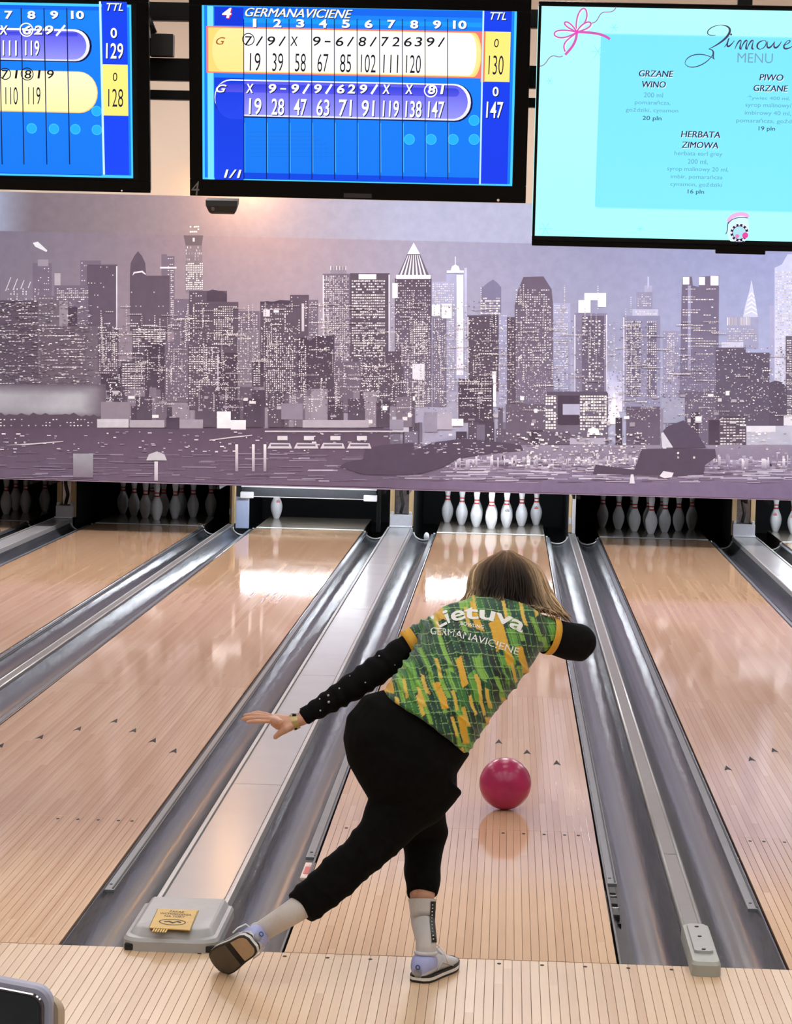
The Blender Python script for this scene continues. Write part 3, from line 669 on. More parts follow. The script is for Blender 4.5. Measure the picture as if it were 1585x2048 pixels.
# smoke and tree line at the left
V = []; C2 = []; ng = 24
for j in range(7):
    for i in range(ng + 1):
        px, py = A(-60 + i * 20, 730 + j * 22); edge = min(1, j / 2.0, (6 - j) / 1.2, (ng - i) / 5.0); edge = max(0, edge)
        V.append((px, py)); C2.append(rgb(*lerp((104, 94, 108), (178, 182, 190), edge * (.86 + .10 * math.sin(i * .35 + j * .6)))))
PR.append((4.2, V, [(j * (ng + 1) + i, j * (ng + 1) + i + 1, (j + 1) * (ng + 1) + i + 1, (j + 1) * (ng + 1) + i) for j in range(6) for i in range(ng)], C2))
pts = [A(-60, 905)] + [A(-60 + k * 16, 846 + wr.uniform(-6, 8) + (6 if k > 22 else 0)) for k in range(30)] + [A(410, 905)]
poly(pts, (92, 80, 96), layer=4.8); windows(*A(0, 868), *A(380, 905), 7, 6, 3, 2, .3, layer=5.4)
for (x0, y0, x1, y1, c) in ((385, 868, 510, 902, (200, 200, 210)), (515, 872, 652, 902, (172, 168, 180)), (400, 800, 515, 868, (140, 132, 146)), (860, 838, 915, 905, (240, 240, 246)), (915, 872, 975, 910, (236, 236, 244)), (1200, 872, 1462, 902, (176, 170, 184)), (1115, 806, 1200, 870, (140, 132, 150)), (710, 870, 805, 905, (160, 154, 168)), (660, 862, 712, 908, DK), (1545, 870, 1600, 910, (150, 146, 166))):
    bld(A, x0, y0, x1, y1, c, layer=5); 
# right half
poly([B(85, 50), B(110, 95), B(60, 95)], (255, 255, 255), layer=2); poly([B(60, 95), B(110, 95), B(150, 190), B(18, 190)], (110, 104, 124), layer=1.6)
for k in range(7):
    x = 30 + k * 17; poly([B(62 + k * 7, 98), B(65 + k * 7, 98), B(x + 5, 186), B(x - 3, 186)], (235, 235, 245), layer=2.2)
bld(B, 15, 178, 152, 194, (240, 240, 250), layer=2.4); bld(B, 10, 192, 156, 700, DK2, (4.4, 4.8, 2.3, 2.1, .6), cb=(120, 112, 134), layer=1.6)
windows(*B(85, 365), *B(140, 500), 4, 4.4, 3, 2.6, .95, layer=3); bld(B, 80, 530, 128, 590, (232, 234, 246), layer=3); windows(*B(78, 590), *B(128, 700), 4.2, 4.4, 3, 2.6, .9, layer=3); bld(B, 0, 210, 22, 270, (240, 240, 250), layer=2.6)
bld(B, 155, 205, 252, 640, LT, (4, 4.4, 2.6, 2, .8), cb=(150, 150, 178), layer=1.3); bld(B, 157, 296, 190, 340, (255, 255, 255), layer=3); bld(B, 196, 292, 236, 350, (252, 252, 255), layer=3); bld(B, 160, 345, 215, 700, (118, 112, 136), (4, 4.6, 2.2, 2, .6), layer=2)
bld(B, 214, 168, 296, 600, LT, cb=(176, 178, 208), layer=1.1); bld(B, 252, 175, 282, 580, (250, 250, 255), (225, 228, 248), layer=2.2) if False else None
quad(*B(255, 178), *B(282, 575), (250, 250, 255), (228, 230, 248), 2.2); quad(*B(286, 150), *B(296, 560), (200, 204, 232), (170, 172, 204), 2.2)
poly([B(232, 160), B(236, 145), B(250, 136), B(264, 145), B(268, 160)], (250, 250, 255), layer=2.4); quad(*B(248, 105), *B(252, 138), (220, 224, 240), layer=2.4); quad(*B(216, 160), *B(284, 170), (225, 228, 244), layer=2.5)
bld(B, 352, 225, 432, 345, BLU, layer=1.2); poly([B(360, 225), B(378, 210), B(400, 196), B(420, 212), B(430, 225)], BLU, layer=1.2); windows(*B(350, 268), *B(434, 336), 4.4, 5, 4, 3, .95, layer=2.2)
bld(B, 298, 338, 422, 640, DK2, (5.4, 6, 2.6, 2, .3), layer=1.6, edge='l'); bld(B, 420, 330, 458, 700, (160, 162, 196), (4, 5, 2.4, 2, .5), layer=1.4); quad(*B(396, 560), *B(412, 700), (240, 242, 250), layer=3)
poly([B(485, 700), B(485, 300), B(500, 235), B(520, 186), B(600, 184), B(632, 235), B(638, 300), B(638, 700)], (104, 94, 112), (124, 116, 140), layer=1.7)
windows(*B(490, 236), *B(632, 305), 4.6, 4.6, 2.8, 2.1, .6, layer=2.6); windows(*B(490, 305), *B(632, 560), 4.8, 5.0, 2.9, 2.3, .52, layer=2.6); windows(*B(490, 560), *B(632, 690), 4.2, 4.2, 1.6, 1.4, .5, dim=.3, layer=2.6)
bld(B, 455, 345, 490, 720, DK2, (4.4, 5, 2.2, 2, .45), layer=1.8); bld(B, 638, 290, 706, 640, LT, (4, 4.6, 2.8, 1.8, .8), cb=(150, 152, 184), layer=1.3)
bld(B, 722, 330, 852, 640, (136, 132, 160), layer=1.5, edge='b'); quad(*B(762, 250), *B(848, 278), (255, 255, 255), layer=2.4); quad(*B(738, 278), *B(786, 328), (250, 250, 255), layer=2.4); quad(*B(815, 278), *B(848, 305), (248, 248, 255), layer=2.4); quad(*B(752, 340), *B(840, 640), (104, 96, 118), (112, 104, 126), 1.9); windows(*B(754, 345), *B(838, 640), 6.4, 6.5, 4, 3, .42, layer=2.8)
quad(*B(1012, 185), *B(1018, 225), (190, 194, 220), layer=2.4); bld(B, 1000, 220, 1030, 250, (170, 172, 202), (3.5, 4, 2, 1.6, .6)); bld(B, 968, 246, 1032, 315, (146, 146, 176), (4, 4.4, 2, 2, .55), layer=1.3); bld(B, 952, 314, 1054, 345, (190, 194, 222), (4, 4.4, 2.2, 2, .9), layer=1.5)
bld(B, 916, 340, 1062, 720, (140, 140, 172), layer=1.6, cb=(150, 150, 182), edge='l'); 
for xx in ((930, 946), (950, 984), (1012, 1048)): 
    quad(*B(xx[0], 362), *B(xx[1], 660), (112, 108, 134), layer=2.0); windows(*B(xx[0] - 2, 362), *B(xx[1] + 3, 660), 4, 4.6, 2.5, 2.4, .8, layer=2.8)
bld(B, 1072, 400, 1140, 690, (150, 150, 182), (4.4, 5, 2.2, 2, .4), layer=1.3); windows(*B(1090, 410), *B(1120, 600), 4, 4.4, 2.4, 2.2, .8)
poly([B(1138, 710), B(1148, 230), B(1150, 185), B(1188, 185), B(1192, 220), B(1215, 225), B(1215, 185), B(1296, 180), B(1292, 710)], (112, 104, 128), (128, 124, 152), layer=1.6)
quad(*B(1152, 186), *B(1178, 216), (246, 248, 255), layer=2.6); quad(*B(1216, 186), *B(1240, 218), (240, 242, 255), layer=2.6); quad(*B(1262, 182), *B(1294, 220), (246, 248, 255), layer=2.6)
windows(*B(1152, 232), *B(1290, 520), 5.2, 5.2, 4, 2, .5, layer=2.6, runs=True); windows(*B(1152, 520), *B(1290, 700), 4.6, 4.6, 2, 1.6, .5, layer=2.6, dim=.3); quad(*B(1172, 220), *B(1184, 560), (160, 160, 194), layer=2.2)
poly([B(1424, 198), B(1428, 215), B(1434, 250), B(1442, 290), B(1450, 345), B(1390, 345), B(1402, 290), B(1414, 250), B(1421, 215)], (206, 212, 238), layer=1.6)
for k in range(5): poly([B(1412 - k * 4, 262 + k * 18), B(1425, 246 + k * 18), B(1437 + k * 3, 262 + k * 18), B(1434 + k * 3, 264 + k * 18), B(1425, 252 + k * 18), B(1415 - k * 4, 264 + k * 18)], (255, 255, 255), layer=2.4)
bld(B, 1326, 345, 1452, 470, (160, 164, 198), layer=1.4); windows(*B(1328, 346), *B(1420, 385), 3.4, 18, 1.8, 16, .95); windows(*B(1328, 390), *B(1448, 440), 4, 4.6, 2.6, 2, .75)
quad(*B(1306, 444), *B(1392, 466), (206, 210, 234), layer=2.6); bld(B, 1282, 466, 1402, 760, (100, 92, 112), (6, 7, 2.4, 2, .12), layer=2); bld(B, 1396, 486, 1496, 780, (98, 90, 110), (6, 6.5, 2.6, 2.2, .22), layer=2.2)
poly([B(1516, 620), B(1516, 150), B(1545, 136), B(1568, 96), B(1660, 96), B(1660, 620)], (196, 204, 238), (214, 220, 246), layer=1.3); windows(*B(1520, 165), *B(1660, 600), 4.4, 4.6, 3, 2, .75); bld(B, 1496, 300, 1520, 600, (170, 174, 210), layer=1.2); bld(B, 1560, 420, 1640, 760, (104, 98, 118), (5, 4.6, 3.8, 2, .7, True), layer=2.3)
poly([B(1494, 780), B(1494, 606), B(1520, 596), B(1548, 604), B(1566, 630), B(1566, 780)], (96, 88, 106), layer=2.6); quad(*B(1552, 735), *B(1590, 775), (230, 232, 245), layer=3)
quad(*B(850, 560), *B(912, 720), (176, 182, 222), (235, 236, 250), 1.15); poly([B(842, 770), B(868, 690), B(880, 640), B(893, 700), B(912, 770)], (240, 240, 250), layer=2.6)
bld(B, 262, 590, 400, 760, DK, (5, 4.8, 3.6, 2.2, .55, True), layer=3); bld(B, 450, 690, 610, 860, (106, 96, 114), (6, 6, 2.4, 2, .25), layer=2.9)
bld(B, 606, 646, 856, 860, (112, 104, 124), layer=3); windows(*B(608, 650), *B(654, 800), 5.4, 6, 4.2, 4, .97, layer=4, dim=.8); windows(*B(745, 655), *B(850, 800), 5.4, 6, 4.2, 3.6, .9, layer=4, dim=.6); quad(*B(612, 640), *B(852, 656), (96, 88, 106), layer=4.2)
quad(*B(656, 656), *B(742, 770), DK, layer=4.2); quad(*B(676, 690), *B(744, 732), (176, 178, 204), layer=4.4); poly([B(772, 812), B(776, 792), B(796, 780), B(818, 790), B(824, 812)], (252, 252, 255), layer=4.6); quad(*B(580, 800), *B(705, 850), (104, 94, 112), layer=4.4); quad(*B(704, 824), *B(845, 850), (178, 174, 196), layer=4.5)
bld(B, 928, 700, 1062, 870, (104, 94, 114), (7, 7, 2.4, 2, .2), layer=3); quad(*B(1066, 664), *B(1160, 765), (160, 164, 190), layer=2.9); bld(B, 1160, 640, 1285, 860, (112, 104, 126), (5, 5.5, 2.4, 2, .35), layer=2.8)
bld(B, 1296, 738, 1404, 890, DK2, (6.4, 5.6, 5, 2.4, .9), layer=3); bld(B, 1404, 776, 1640, 875, (190, 194, 214), layer=3); quad(*B(1404, 776), *B(1520, 800), (226, 228, 240), layer=3.5); windows(*B(1408, 800), *B(1500, 870), 8, 6, 6, 1.6, .7, layer=3.6)
quad(*B(0, 740), *B(66, 800), (196, 196, 210), layer=3.4); quad(*B(178, 724), *B(240, 790), (176, 172, 190), layer=3.4); quad(*B(236, 748), *B(282, 776), (250, 250, 255), layer=3.6); quad(*B(128, 722), *B(180, 800), (150, 146, 166), layer=3.2)
for k in range(60):
    x = wr.uniform(-40, 1580); w = wr.uniform(16, 60); y = wr.uniform(690, 800)
    if 560 < x < 880 or 1280 < x: continue
    c = lerp(DK, (150, 146, 170), wr.random() ** 2); bld(B, x, y, x + w, 862, c, (4.8, 4.8, 2.3, 1.9, .3) if wr.random() < .7 else None, layer=2.7 + k * .004)
for k in range(150):      # the print runs on past the frame on both sides
    left = k % 2 == 0; x = wr.uniform(-720, -45) if left else wr.uniform(1640, 2680); w = wr.uniform(22, 62)
    f = wr.random(); y = 540 + 200 * f; c = lerp(MID, DK, f)
    quad(x, y, x + w, 868, c, lerp(c, HAZE, .12), 1.2 + f * 2)
    windows(x + 3, y + 5, x + w - 2, 850, 5.4, 5.6, 2.7, 2.2, wr.uniform(.1, .7), layer=1.2 + f * 2 + .002)
quad(-720, 400 + 905 * .5047 - 25, -30, 975, (96, 82, 100), (112, 98, 120), 4.55); quad(1600, 862, 2700, 1010, (140, 132, 154), (126, 112, 142), 4.55)
for k in range(200):
    px_ = wr.uniform(-700, -20) if k % 2 else wr.uniform(1600, 2650); py_ = wr.uniform(885, 955); quad(px_, py_, px_ + wr.uniform(8, 60), py_ + wr.uniform(1, 2.6), lerp((112, 98, 120), (210, 206, 226), wr.random() ** 1.6), layer=4.7 + k * .001)
# shore and water
SH = [(-60, 905), (350, 905), (420, 915), (700, 908), (1000, 912), (1250, 905), (1600, 905)]
quad(-40, 400 + 905 * .5047, 780, 975, (96, 82, 100), (112, 98, 120), 4.6)
V = []; C2 = []
for j in range(8):
    for i in range(41):
        px = 780 + i * 21; py = 890 + j * 16; t = j / 7
        V.append((px, py)); C2.append(rgb(*lerp(lerp((96, 82, 100), (112, 98, 120), min(1, (py - 857) / 118)), lerp((150, 142, 164), lerp((128, 118, 146), (126, 112, 142), t), min(1, t * 1.4)), min(1, (px - 780) / 190))))
PR.append((4.6, V, [(j * 41 + i, j * 41 + i + 1, (j + 1) * 41 + i + 1, (j + 1) * 41 + i) for j in range(7) for i in range(40)], C2))
for k in range(260):      # bright ripples on the right-hand water
    px = wr.uniform(880, 1600); py = 918 + 40 * wr.random() ** 1.5; b = wr.random()
    quad(px, py, px + wr.uniform(12, 70), py + wr.uniform(1, 3), lerp((150, 142, 168), (226, 224, 242), b), layer=5.0 + k * .0005)
for k in range(340):      # light streaks lying on the water
    px = wr.uniform(-20, 1600); py = wr.uniform(905, 962) if px < 790 else wr.uniform(918, 965)
    w = wr.uniform(8, 60); h = wr.uniform(.8, 2.6); b = wr.random() ** 1.6
    quad(px, py, px + w, py + h, lerp((112, 98, 120), (206, 200, 222), b * (.55 if px < 520 else .95)), layer=5.2 + k * .002)
for (cx, w, c) in ((290, 80, (160, 162, 172)),):
    q = A(cx, 1005); quad(q[0], q[1], q[0] + w * .5, q[1] + 48, c, (128, 118, 134), 6.2)
poly([A(580, 1032), A(590, 1008), A(622, 996), A(652, 1008), A(662, 1032)], (196, 196, 206), layer=6.3); quad(*A(612, 1036), *A(626, 1112), (222, 222, 232), (180, 176, 192), 6.3)
for cx in (938, 1004, 1050): quad(*A(cx - 5, 968), *A(cx + 6, 1075), (236, 234, 242), (160, 150, 168), 6.3)
poly([A(1345, 1056), A(1375, 1038), A(1440, 1026), A(1450, 984), A(1520, 970), A(1640, 962), A(1640, 1090), A(1440, 1088)], (88, 76, 94), layer=6.4)
# piers and quay lights
quad(*A(1050, 914), *A(1600, 920), (200, 196, 208), layer=6.5)
for k in range(4):
    a = 1060 + k * 105; poly([A(a, 985), A(a + 12, 962), A(a + 90, 964), A(a + 98, 985)], (206, 202, 214), layer=6.6); quad(*A(a + 14, 968), *A(a + 86, 976), (120, 106, 126), layer=6.8); quad(*A(a + 40, 935), *A(a + 80, 952), (214, 212, 222), layer=6.6)
for k in range(150):
    px = wr.uniform(0, 790); py = wr.uniform(862, 906); quad(px, py, px + wr.uniform(2, 9), py + wr.uniform(1, 3), lerp((120, 108, 126), (245, 245, 250), wr.random()), layer=6)
for k in range(3): poly([A(20 + k * 4, 972), A(110, 965 + k), A(250, 955), A(250, 958), A(110, 969 + k)], (205, 200, 210), layer=6.1)
poly([A(830, 950), A(920, 938), A(1000, 930), A(1000, 934), A(920, 943), A(830, 954)], (206, 202, 212), layer=6.1)
for k in range(420):
    px = wr.uniform(1030, 1290) if wr.random() < .7 else wr.uniform(800, 1580); py = wr.uniform(862, 935)
    quad(px, py, px + wr.uniform(1.5, 7), py + wr.uniform(1.2, 4), lerp((120, 110, 132), (252, 252, 255), wr.random() ** .7), layer=6)
for k in range(120):
    px = wr.uniform(900, 1585); py = wr.uniform(908, 922); quad(px, py, px + wr.uniform(2, 8), py + wr.uniform(8, 26), lerp((150, 142, 168), (246, 246, 255), wr.random()), (140, 130, 158), 5.9)
poly([B(40, 958), B(-40, 950), B(-40, 880), B(70, 880), B(160, 842), B(280, 826), B(420, 840), B(510, 852), B(520, 872), B(400, 884), B(270, 902), B(200, 940), B(110, 966)], (88, 78, 96), layer=7)
for k in range(60):
    a = wr.uniform(60, 500); q = B(a, wr.uniform(840, 885)); quad(q[0], q[1], q[0] + wr.uniform(2, 9), q[1] + wr.uniform(1, 2.4), lerp((130, 120, 140), (250, 250, 255), wr.random()), layer=7.4)
poly([B(1070, 800), B(1092, 778), B(1155, 754), B(1205, 800), B(1245, 862), B(1112, 864)], (92, 82, 102), layer=7); poly([B(1066, 806), B(1074, 800), B(1114, 862), B(1070, 862)], (206, 208, 224), layer=7.2)
poly([B(796, 965), B(806, 930), B(960, 950), B(990, 868), B(1060, 866), B(1280, 868), B(1285, 900), B(1240, 932), B(1235, 965), B(1120, 975)], (90, 80, 98), layer=6.9)
windows(*B(1130, 880), *B(1215, 915), 8, 9, 4, 4, .7, layer=7.4); poly([B(1060, 975), B(1075, 955), B(1116, 962), B(1108, 980), B(1080, 984)], (226, 226, 238), layer=7.5); poly([B(940, 1005), B(946, 968), B(956, 968), B(962, 1005)], (228, 228, 240), layer=7.5)
keys = {k: i for i, k in enumerate(sorted({round(p[0], 2) for p in PR}))}
for kq, (lay, pts, fs, cs) in enumerate(PR):      # paint order: each tone of ink a hair in front of the one before
    lift = .0025 + keys[round(lay, 2)] * .00006 + (kq % 13) * .000004; vv = []
    for (px, py) in pts:
        q = P(px, py, MURY - lift); vv.append((q.x, q.y, min(zt, max(zb, q.z))))
    bl.add(vv, fs, cs)
bl.build('printed_skyline', pm, wm, fixn=False)
# ------------------------------------------------------------------ hanging monitors
def text_data(body, shear=0.0, bold=0.0):
    key = (body, shear, bold)
    if key in TXT: return TXT[key]
    cu = bpy.data.curves.new('t', 'FONT'); cu.body = body; cu.size = 1.0; cu.shear = shear; cu.offset = bold; cu.resolution_u = 4; cu.fill_mode = 'FRONT'
    o = bpy.data.objects.new('t', cu); COL.objects.link(o)
    dg = bpy.context.evaluated_depsgraph_get(); me = bpy.data.meshes.new_from_object(o.evaluated_get(dg))
    v = np.array([w.co[:2] for w in me.vertices]) if len(me.vertices) else np.zeros((0, 2)); f = [tuple(p.vertices) for p in me.polygons]
    bpy.data.objects.remove(o, do_unlink=True); bpy.data.curves.remove(cu); bpy.data.meshes.remove(me)
    if len(v):
        lo = v.min(0); hi = v.max(0); v = (v - (lo + hi) / 2)
        ext = hi - lo
    else: ext = np.array([1, 1])
    TXT[key] = (v, f, ext); return TXT[key]
TXT = {}
TILT = math.radians(12); TVY = 2.5
UY = Vector((0, -math.sin(TILT), math.cos(TILT))); NV = Vector((0, -math.cos(TILT), -math.sin(TILT))); UX = Vector((1, 0, 0)); TO = Vector((0, TVY, 2.5))
def tuv(px, py):
    d = ray(px, py); s = (TO - CAM).dot(NV) / d.dot(NV); q = CAM + d * s - TO; return q.x, q.dot(UY)
def tp(u, v, d=0.0): return TO + UX * u + UY * v + NV * d
class Screen:
    """draws flat print in the plane of a monitor; photo pixels are turned into places on the panel"""
    def __init__(s, px0, py0, px1, py1):
        s.items = {}; s.k = 0
        s.c = ((px0 + px1) / 2, (py0 + py1) / 2); u, v = tuv(*s.c); s.u0, s.v0 = u, v
        a = tuv(s.c[0] + 10, s.c[1]); b = tuv(s.c[0], s.c[1] - 10); s.sc = ((a[0] - u) / 10 + (b[1] - v) / 10) / 2
        s.lev = .0022
    def L(s, name, color_role): 
        if name not in s.items: s.items[name] = MB()
        return s.items[name]
    def quad(s, name, x0, y0, x1, y1, c, c2=None, d=None):
        u0, v1 = tuv(x0, y0); u1, v0 = tuv(x1, y1); s.k += 1; d = d if d is not None else s.lev + s.k * .00002
        c2 = c2 or c
        s.L(name, 0).add([tp(u0, v0, d), tp(u1, v0, d), tp(u1, v1, d), tp(u0, v1, d)], [(0, 1, 2, 3)], [rgb(*c2), rgb(*c2), rgb(*c), rgb(*c)])
    def pill(s, name, x0, y0, x1, y1, c, c2=None, left=True, right=True, tip=1.0):
        u0, v1 = tuv(x0, y0); u1, v0 = tuv(x1, y1); s.k += 1; d = s.lev + s.k * .00002; h = (v1 - v0) / 2; vm = (v0 + v1) / 2; pts = []
        n = 12
        if right: pts += [(u1 - h * tip + h * tip * math.sin(math.pi * i / n), vm - h * math.cos(math.pi * i / n)) for i in range(n + 1)]
        else: pts += [(u1, v0), (u1, v1)]
        if left: pts += [(u0 + h * tip - h * tip * math.sin(math.pi * i / n), vm + h * math.cos(math.pi * i / n)) for i in range(n + 1)]
        else: pts += [(u0, v1), (u0, v0)]
        c2 = c2 or c
        s.L(name, 0).add([tp(a, b, d) for a, b in pts], [tuple(range(len(pts)))], [rgb(*lerp(c2, c, (b - v0) / (v1 - v0))) for a, b in pts])
    def ring(s, name, x, y, r, c, th=2.0, fill=None):
        u, v = tuv(x, y); rr = r * s.sc; s.k += 1; d = s.lev + s.k * .00002; n = 24; ri = max(0, rr - th * s.sc)
        o = [tp(u + rr * math.cos(2 * math.pi * i / n), v + rr * math.sin(2 * math.pi * i / n), d) for i in range(n)]
        i_ = [tp(u + ri * math.cos(2 * math.pi * i / n), v + ri * math.sin(2 * math.pi * i / n), d) for i in range(n)]
        s.L(name, 0).add(o + i_, [(i, (i + 1) % n, (i + 1) % n + n, i + n) for i in range(n)], [rgb(*c)] * (2 * n))
        if fill: s.L(name, 0).add([tp((u), v, d)] + i_, [(0, i + 1, (i + 1) % n + 1) for i in range(n)], [rgb(*fill)] * (n + 1))
    def text(s, name, body, x, y, h, c, w=None, shear=0.0, bold=0.0, shadow=None, rot=0.0):
        """x,y centre, h height in photo pixels, w optional total width"""
        v, f, ext = text_data(body, shear, bold)
        if not len(v): return
        name = '%s#%d' % (name, s.k)
        u, q = tuv(x, y); sy = h * s.sc / ext[1]; sx = sy if w is None else w * s.sc / ext[0]
        for pas in ((1, 0) if shadow else (0,)):
            s.k += 1; d = s.lev + s.k * .00002; ou, ov, cc = (1.6 * s.sc, -1.6 * s.sc, shadow) if pas else (0, 0, c)
            cr, sr = math.cos(rot), math.sin(rot)
            s.L(name, 0).add([tp(u + ou + (a * sx * cr - b * sy * sr), q + ov + (a * sx * sr + b * sy * cr), d) for a, b in v], f, [rgb(*cc)] * len(v))
    def line(s, name, pts, wd, c):
        s.k += 1; d = s.lev + s.k * .00002; q = [Vector(tuv(*p)) for p in pts]; V = []; F = []
        for i, p in enumerate(q):
            t = (q[min(i + 1, len(q) - 1)] - q[max(0, i - 1)]); t = t.normalized() if t.length > 0 else Vector((1, 0)); n = Vector((-t.y, t.x))
            w = (wd[i] if hasattr(wd, '__len__') else wd) * s.sc / 2; V += [tp(*(p + n * w), d), tp(*(p - n * w), d)]
            if i: F.append((2 * i - 2, 2 * i - 1, 2 * i + 1, 2 * i))
        s.L(name, 0).add(V, F, [rgb(*c)] * len(V))
    def build(s, m, parent):
        for name, mb in s.items.items(): mb.build(name.split('#')[0], m, parent, fixn=False)
SCR = vmat('screen glow', emit=1.15)
def monitor(u0, u1, v0, v1, bez, bezb, label, name='overhead_monitor', thick=.055):
    b = tp((u0 + u1) / 2, v0, -thick / 2)
    r = empty(name, b, label, 'monitor')
    def slab(n, ua, ub, va, vb, d0, d1, m, ch=.004):
        bm = MB(); q = MB().box(ua, ub, va, vb, d0, d1, ch)
        bm.add([tp(a, b2, c) for a, b2, c in q.v], q.f); return bm.build(n, m, r)
    slab('housing', u0 + .004, u1 - .004, v0 + .004, v1 - .004, -thick, -.006, M['black'])
    slab('rear_cover', u0 + .2, u1 - .2, v0 + .12, v1 - .12, -thick - .05, -thick, M['black'], .02)
    slab('bezel', u0, u1, v0, v0 + bezb, -.012, .004, BEZ); slab('bezel', u0, u1, v1 - bez, v1, -.012, .004, BEZ)
    slab('bezel', u0, u0 + bez, v0 + bezb, v1 - bez, -.012, .004, BEZ); slab('bezel', u1 - bez, u1, v0 + bezb, v1 - bez, -.012, .004, BEZ)
    return r
BEZ = mat('glossy black bezel', rgb(8, 8, 9), .3, var=.1, spec=.12)
def score_grid(s, X, Y, name='screen_background'):
    pass
# --- middle monitor (lane 4)
def c2(cx, cy): return 370 + cx * .448, cy * .448
s = Screen(*c2(75, 10), *c2(1470, 830))
ul, vt = tuv(*c2(76, 12)); ur, vb = tuv(*c2(1462, 830)); u0 = tuv(379, 200)[0]; u1 = tuv(1058, 200)[0]; v0 = tuv(715, 399)[1]
r4 = monitor(u0, u1, v0, vt + .04, .05, vb - v0, 'middle black overhead monitor showing two bowling score rows and lane number four')
u0i, u1i = ul, ur
B0 = 'screen_background'
def q4(cx0, cy0, cx1, cy1, c, cc=None, nm=B0): s.quad(nm, *c2(cx0, cy0), *c2(cx1, cy1), c, cc)
q4(76, 14, 1462, 832, (70, 200, 255)); q4(86, 24, 1452, 822, (18, 128, 240), (16, 118, 236))
q4(100, 26, 130, 800, (120, 222, 255)); q4(132, 30, 262, 115, (8, 54, 214)); q4(262, 30, 1330, 80, (12, 100, 232)); q4(262, 80, 1330, 122, (20, 150, 245))
q4(132, 345, 262, 822, (14, 58, 216), (20, 66, 230)); q4(262, 770, 1320, 822, (8, 70, 222)); q4(1330, 30, 1440, 822, (14, 64, 232), (20, 58, 228))
for k in range(7): s.line(B0, [c2(285 + k * 2, 590 + k * 18), c2(560 + k * 24, 590 + k * 18), c2(560 + k * 24, 720 - k * 4)], 1.2, (26, 112, 222))
for (a, b) in ((1003, 622), (1100, 622), (1198, 622), (1292, 622), (1292, 537)): s.ring(B0, *c2(a, b), 11, (60, 190, 250), 1.5, (34, 172, 244))
s.pill('score_row', *c2(96, 116), *c2(1330, 350), (255, 120, 110), right=False, left=False); s.pill('score_row', *c2(104, 122), *c2(1322, 344), (250, 214, 120), left=False, right=True, tip=.35); s.pill('score_row', *c2(122, 124), *c2(1318, 342), (255, 232, 158), (255, 226, 140), tip=.55)
s.pill('score_row', *c2(262, 128), *c2(1300, 338), (255, 255, 252), (255, 252, 235), left=False, tip=.35)
s.pill('score_row', *c2(130, 352), *c2(1284, 546), (8, 10, 70), tip=.9); s.pill('score_row', *c2(132, 352), *c2(1276, 540), (246, 246, 255), (225, 225, 255), tip=.9); s.pill('score_row', *c2(136, 358), *c2(1262, 532), (90, 90, 232), (150, 150, 244), tip=.9); s.pill('score_row', *c2(136, 358), *c2(262, 532), (20, 60, 222), (34, 70, 232), right=False, tip=.9); s.pill('score_row', *c2(150, 372), *c2(1225, 432), (52, 66, 216), (84, 84, 226))
q4(1338, 140, 1450, 366, (255, 232, 120), (255, 230, 128), 'total_box'); q4(1326, 140, 1338, 366, (240, 120, 80), None, 'total_box')
for k in range(10):
    x = 263 + 101.2 * k; s.line('grid_lines', [c2(x, 84), c2(x + 1, 800)], 1.6, (10, 20, 70)); s.line('grid_lines', [c2(x + 5, 548), c2(x + 6, 770)], 1.0, (80, 190, 250))
s.line('grid_lines', [c2(1334, 45), c2(1318, 822)], 3.4, (190, 232, 255))
LT_ = 'lettering'
s.text(LT_, '4', *c2(187, 57), 20, (255, 255, 255), 19, .2, .03, (230, 40, 40)); s.text(LT_, 'GERMANAVICIENE', *c2(508, 58), 17, (255, 244, 224), 214, .35, .0, (20, 20, 60)); s.text(LT_, 'GERMANAVICIENE', *c2(510, 58), 17, (255, 244, 224), 214, .35, .0); s.text(LT_, 'TTL', *c2(1400, 71), 15, (240, 250, 255), 32, .3, .01, (8, 20, 90))
s.text(LT_, '1/1', *c2(214, 775), 17, (255, 255, 255), 36, .2, .02, (6, 10, 80))
for k in range(10): s.text(LT_, str(k + 1), *c2(312 + 101.8 * k, 102 + .9 * k), 16.5, (255, 255, 255), (7 if k == 0 else 16) if k < 9 else 27, 0, .035, (8, 60, 160))
def throws(pairs, cy, c, sh, bold, x0=285):
    for k, pr_ in enumerate(pairs):
        for j, ch in enumerate(pr_):
            if ch == ' ': continue
            x = x0 + 101.6 * k + j * 47; y = cy + .6 * k
            if ch == '-': s.quad(LT_, *c2(x - 12, y - 2), *c2(x + 14, y + 5), c)
            elif ch == '/': s.line(LT_, [c2(x - 12, y + 22), c2(x + 15, y - 20)], 2.6 + 60 * bold, c)
            else: s.text(LT_, ch, *c2(x, y), 18.5, c, 15.5 if ch != '1' else 8, .12, bold, sh)
throws(['7/', '9/', 'X ', '9-', '6/', '8/', '72', '63', '9/'], 182, (14, 14, 30), None, .006); s.ring(LT_, *c2(284, 175), 12.5, (14, 14, 30), 1.8)
throws(['X ', '9-', '9/', '9/', '62', '9/', 'X ', 'X ', '81'], 394, (255, 255, 255), (14, 16, 90), .03, x0=290); s.ring(LT_, *c2(1098, 404), 13.5, (255, 255, 255), 2.4)
for k, t in enumerate(['19', '39', '58', '67', '85', '102', '111', '120']): s.text(LT_, t, *c2(314 + 101 * k, 276 + 1.4 * k), 36, (14, 14, 40), 22 if len(t) == 2 else 30, .04, -.006)
for k, t in enumerate(['19', '28', '47', '63', '71', '91', '119', '138', '147']): s.text(LT_, t, *c2(314 + 101 * k, 474 + 1.8 * k), 33, (255, 255, 255), 26 if len(t) == 2 else 33, .06, .012, (20, 20, 100))
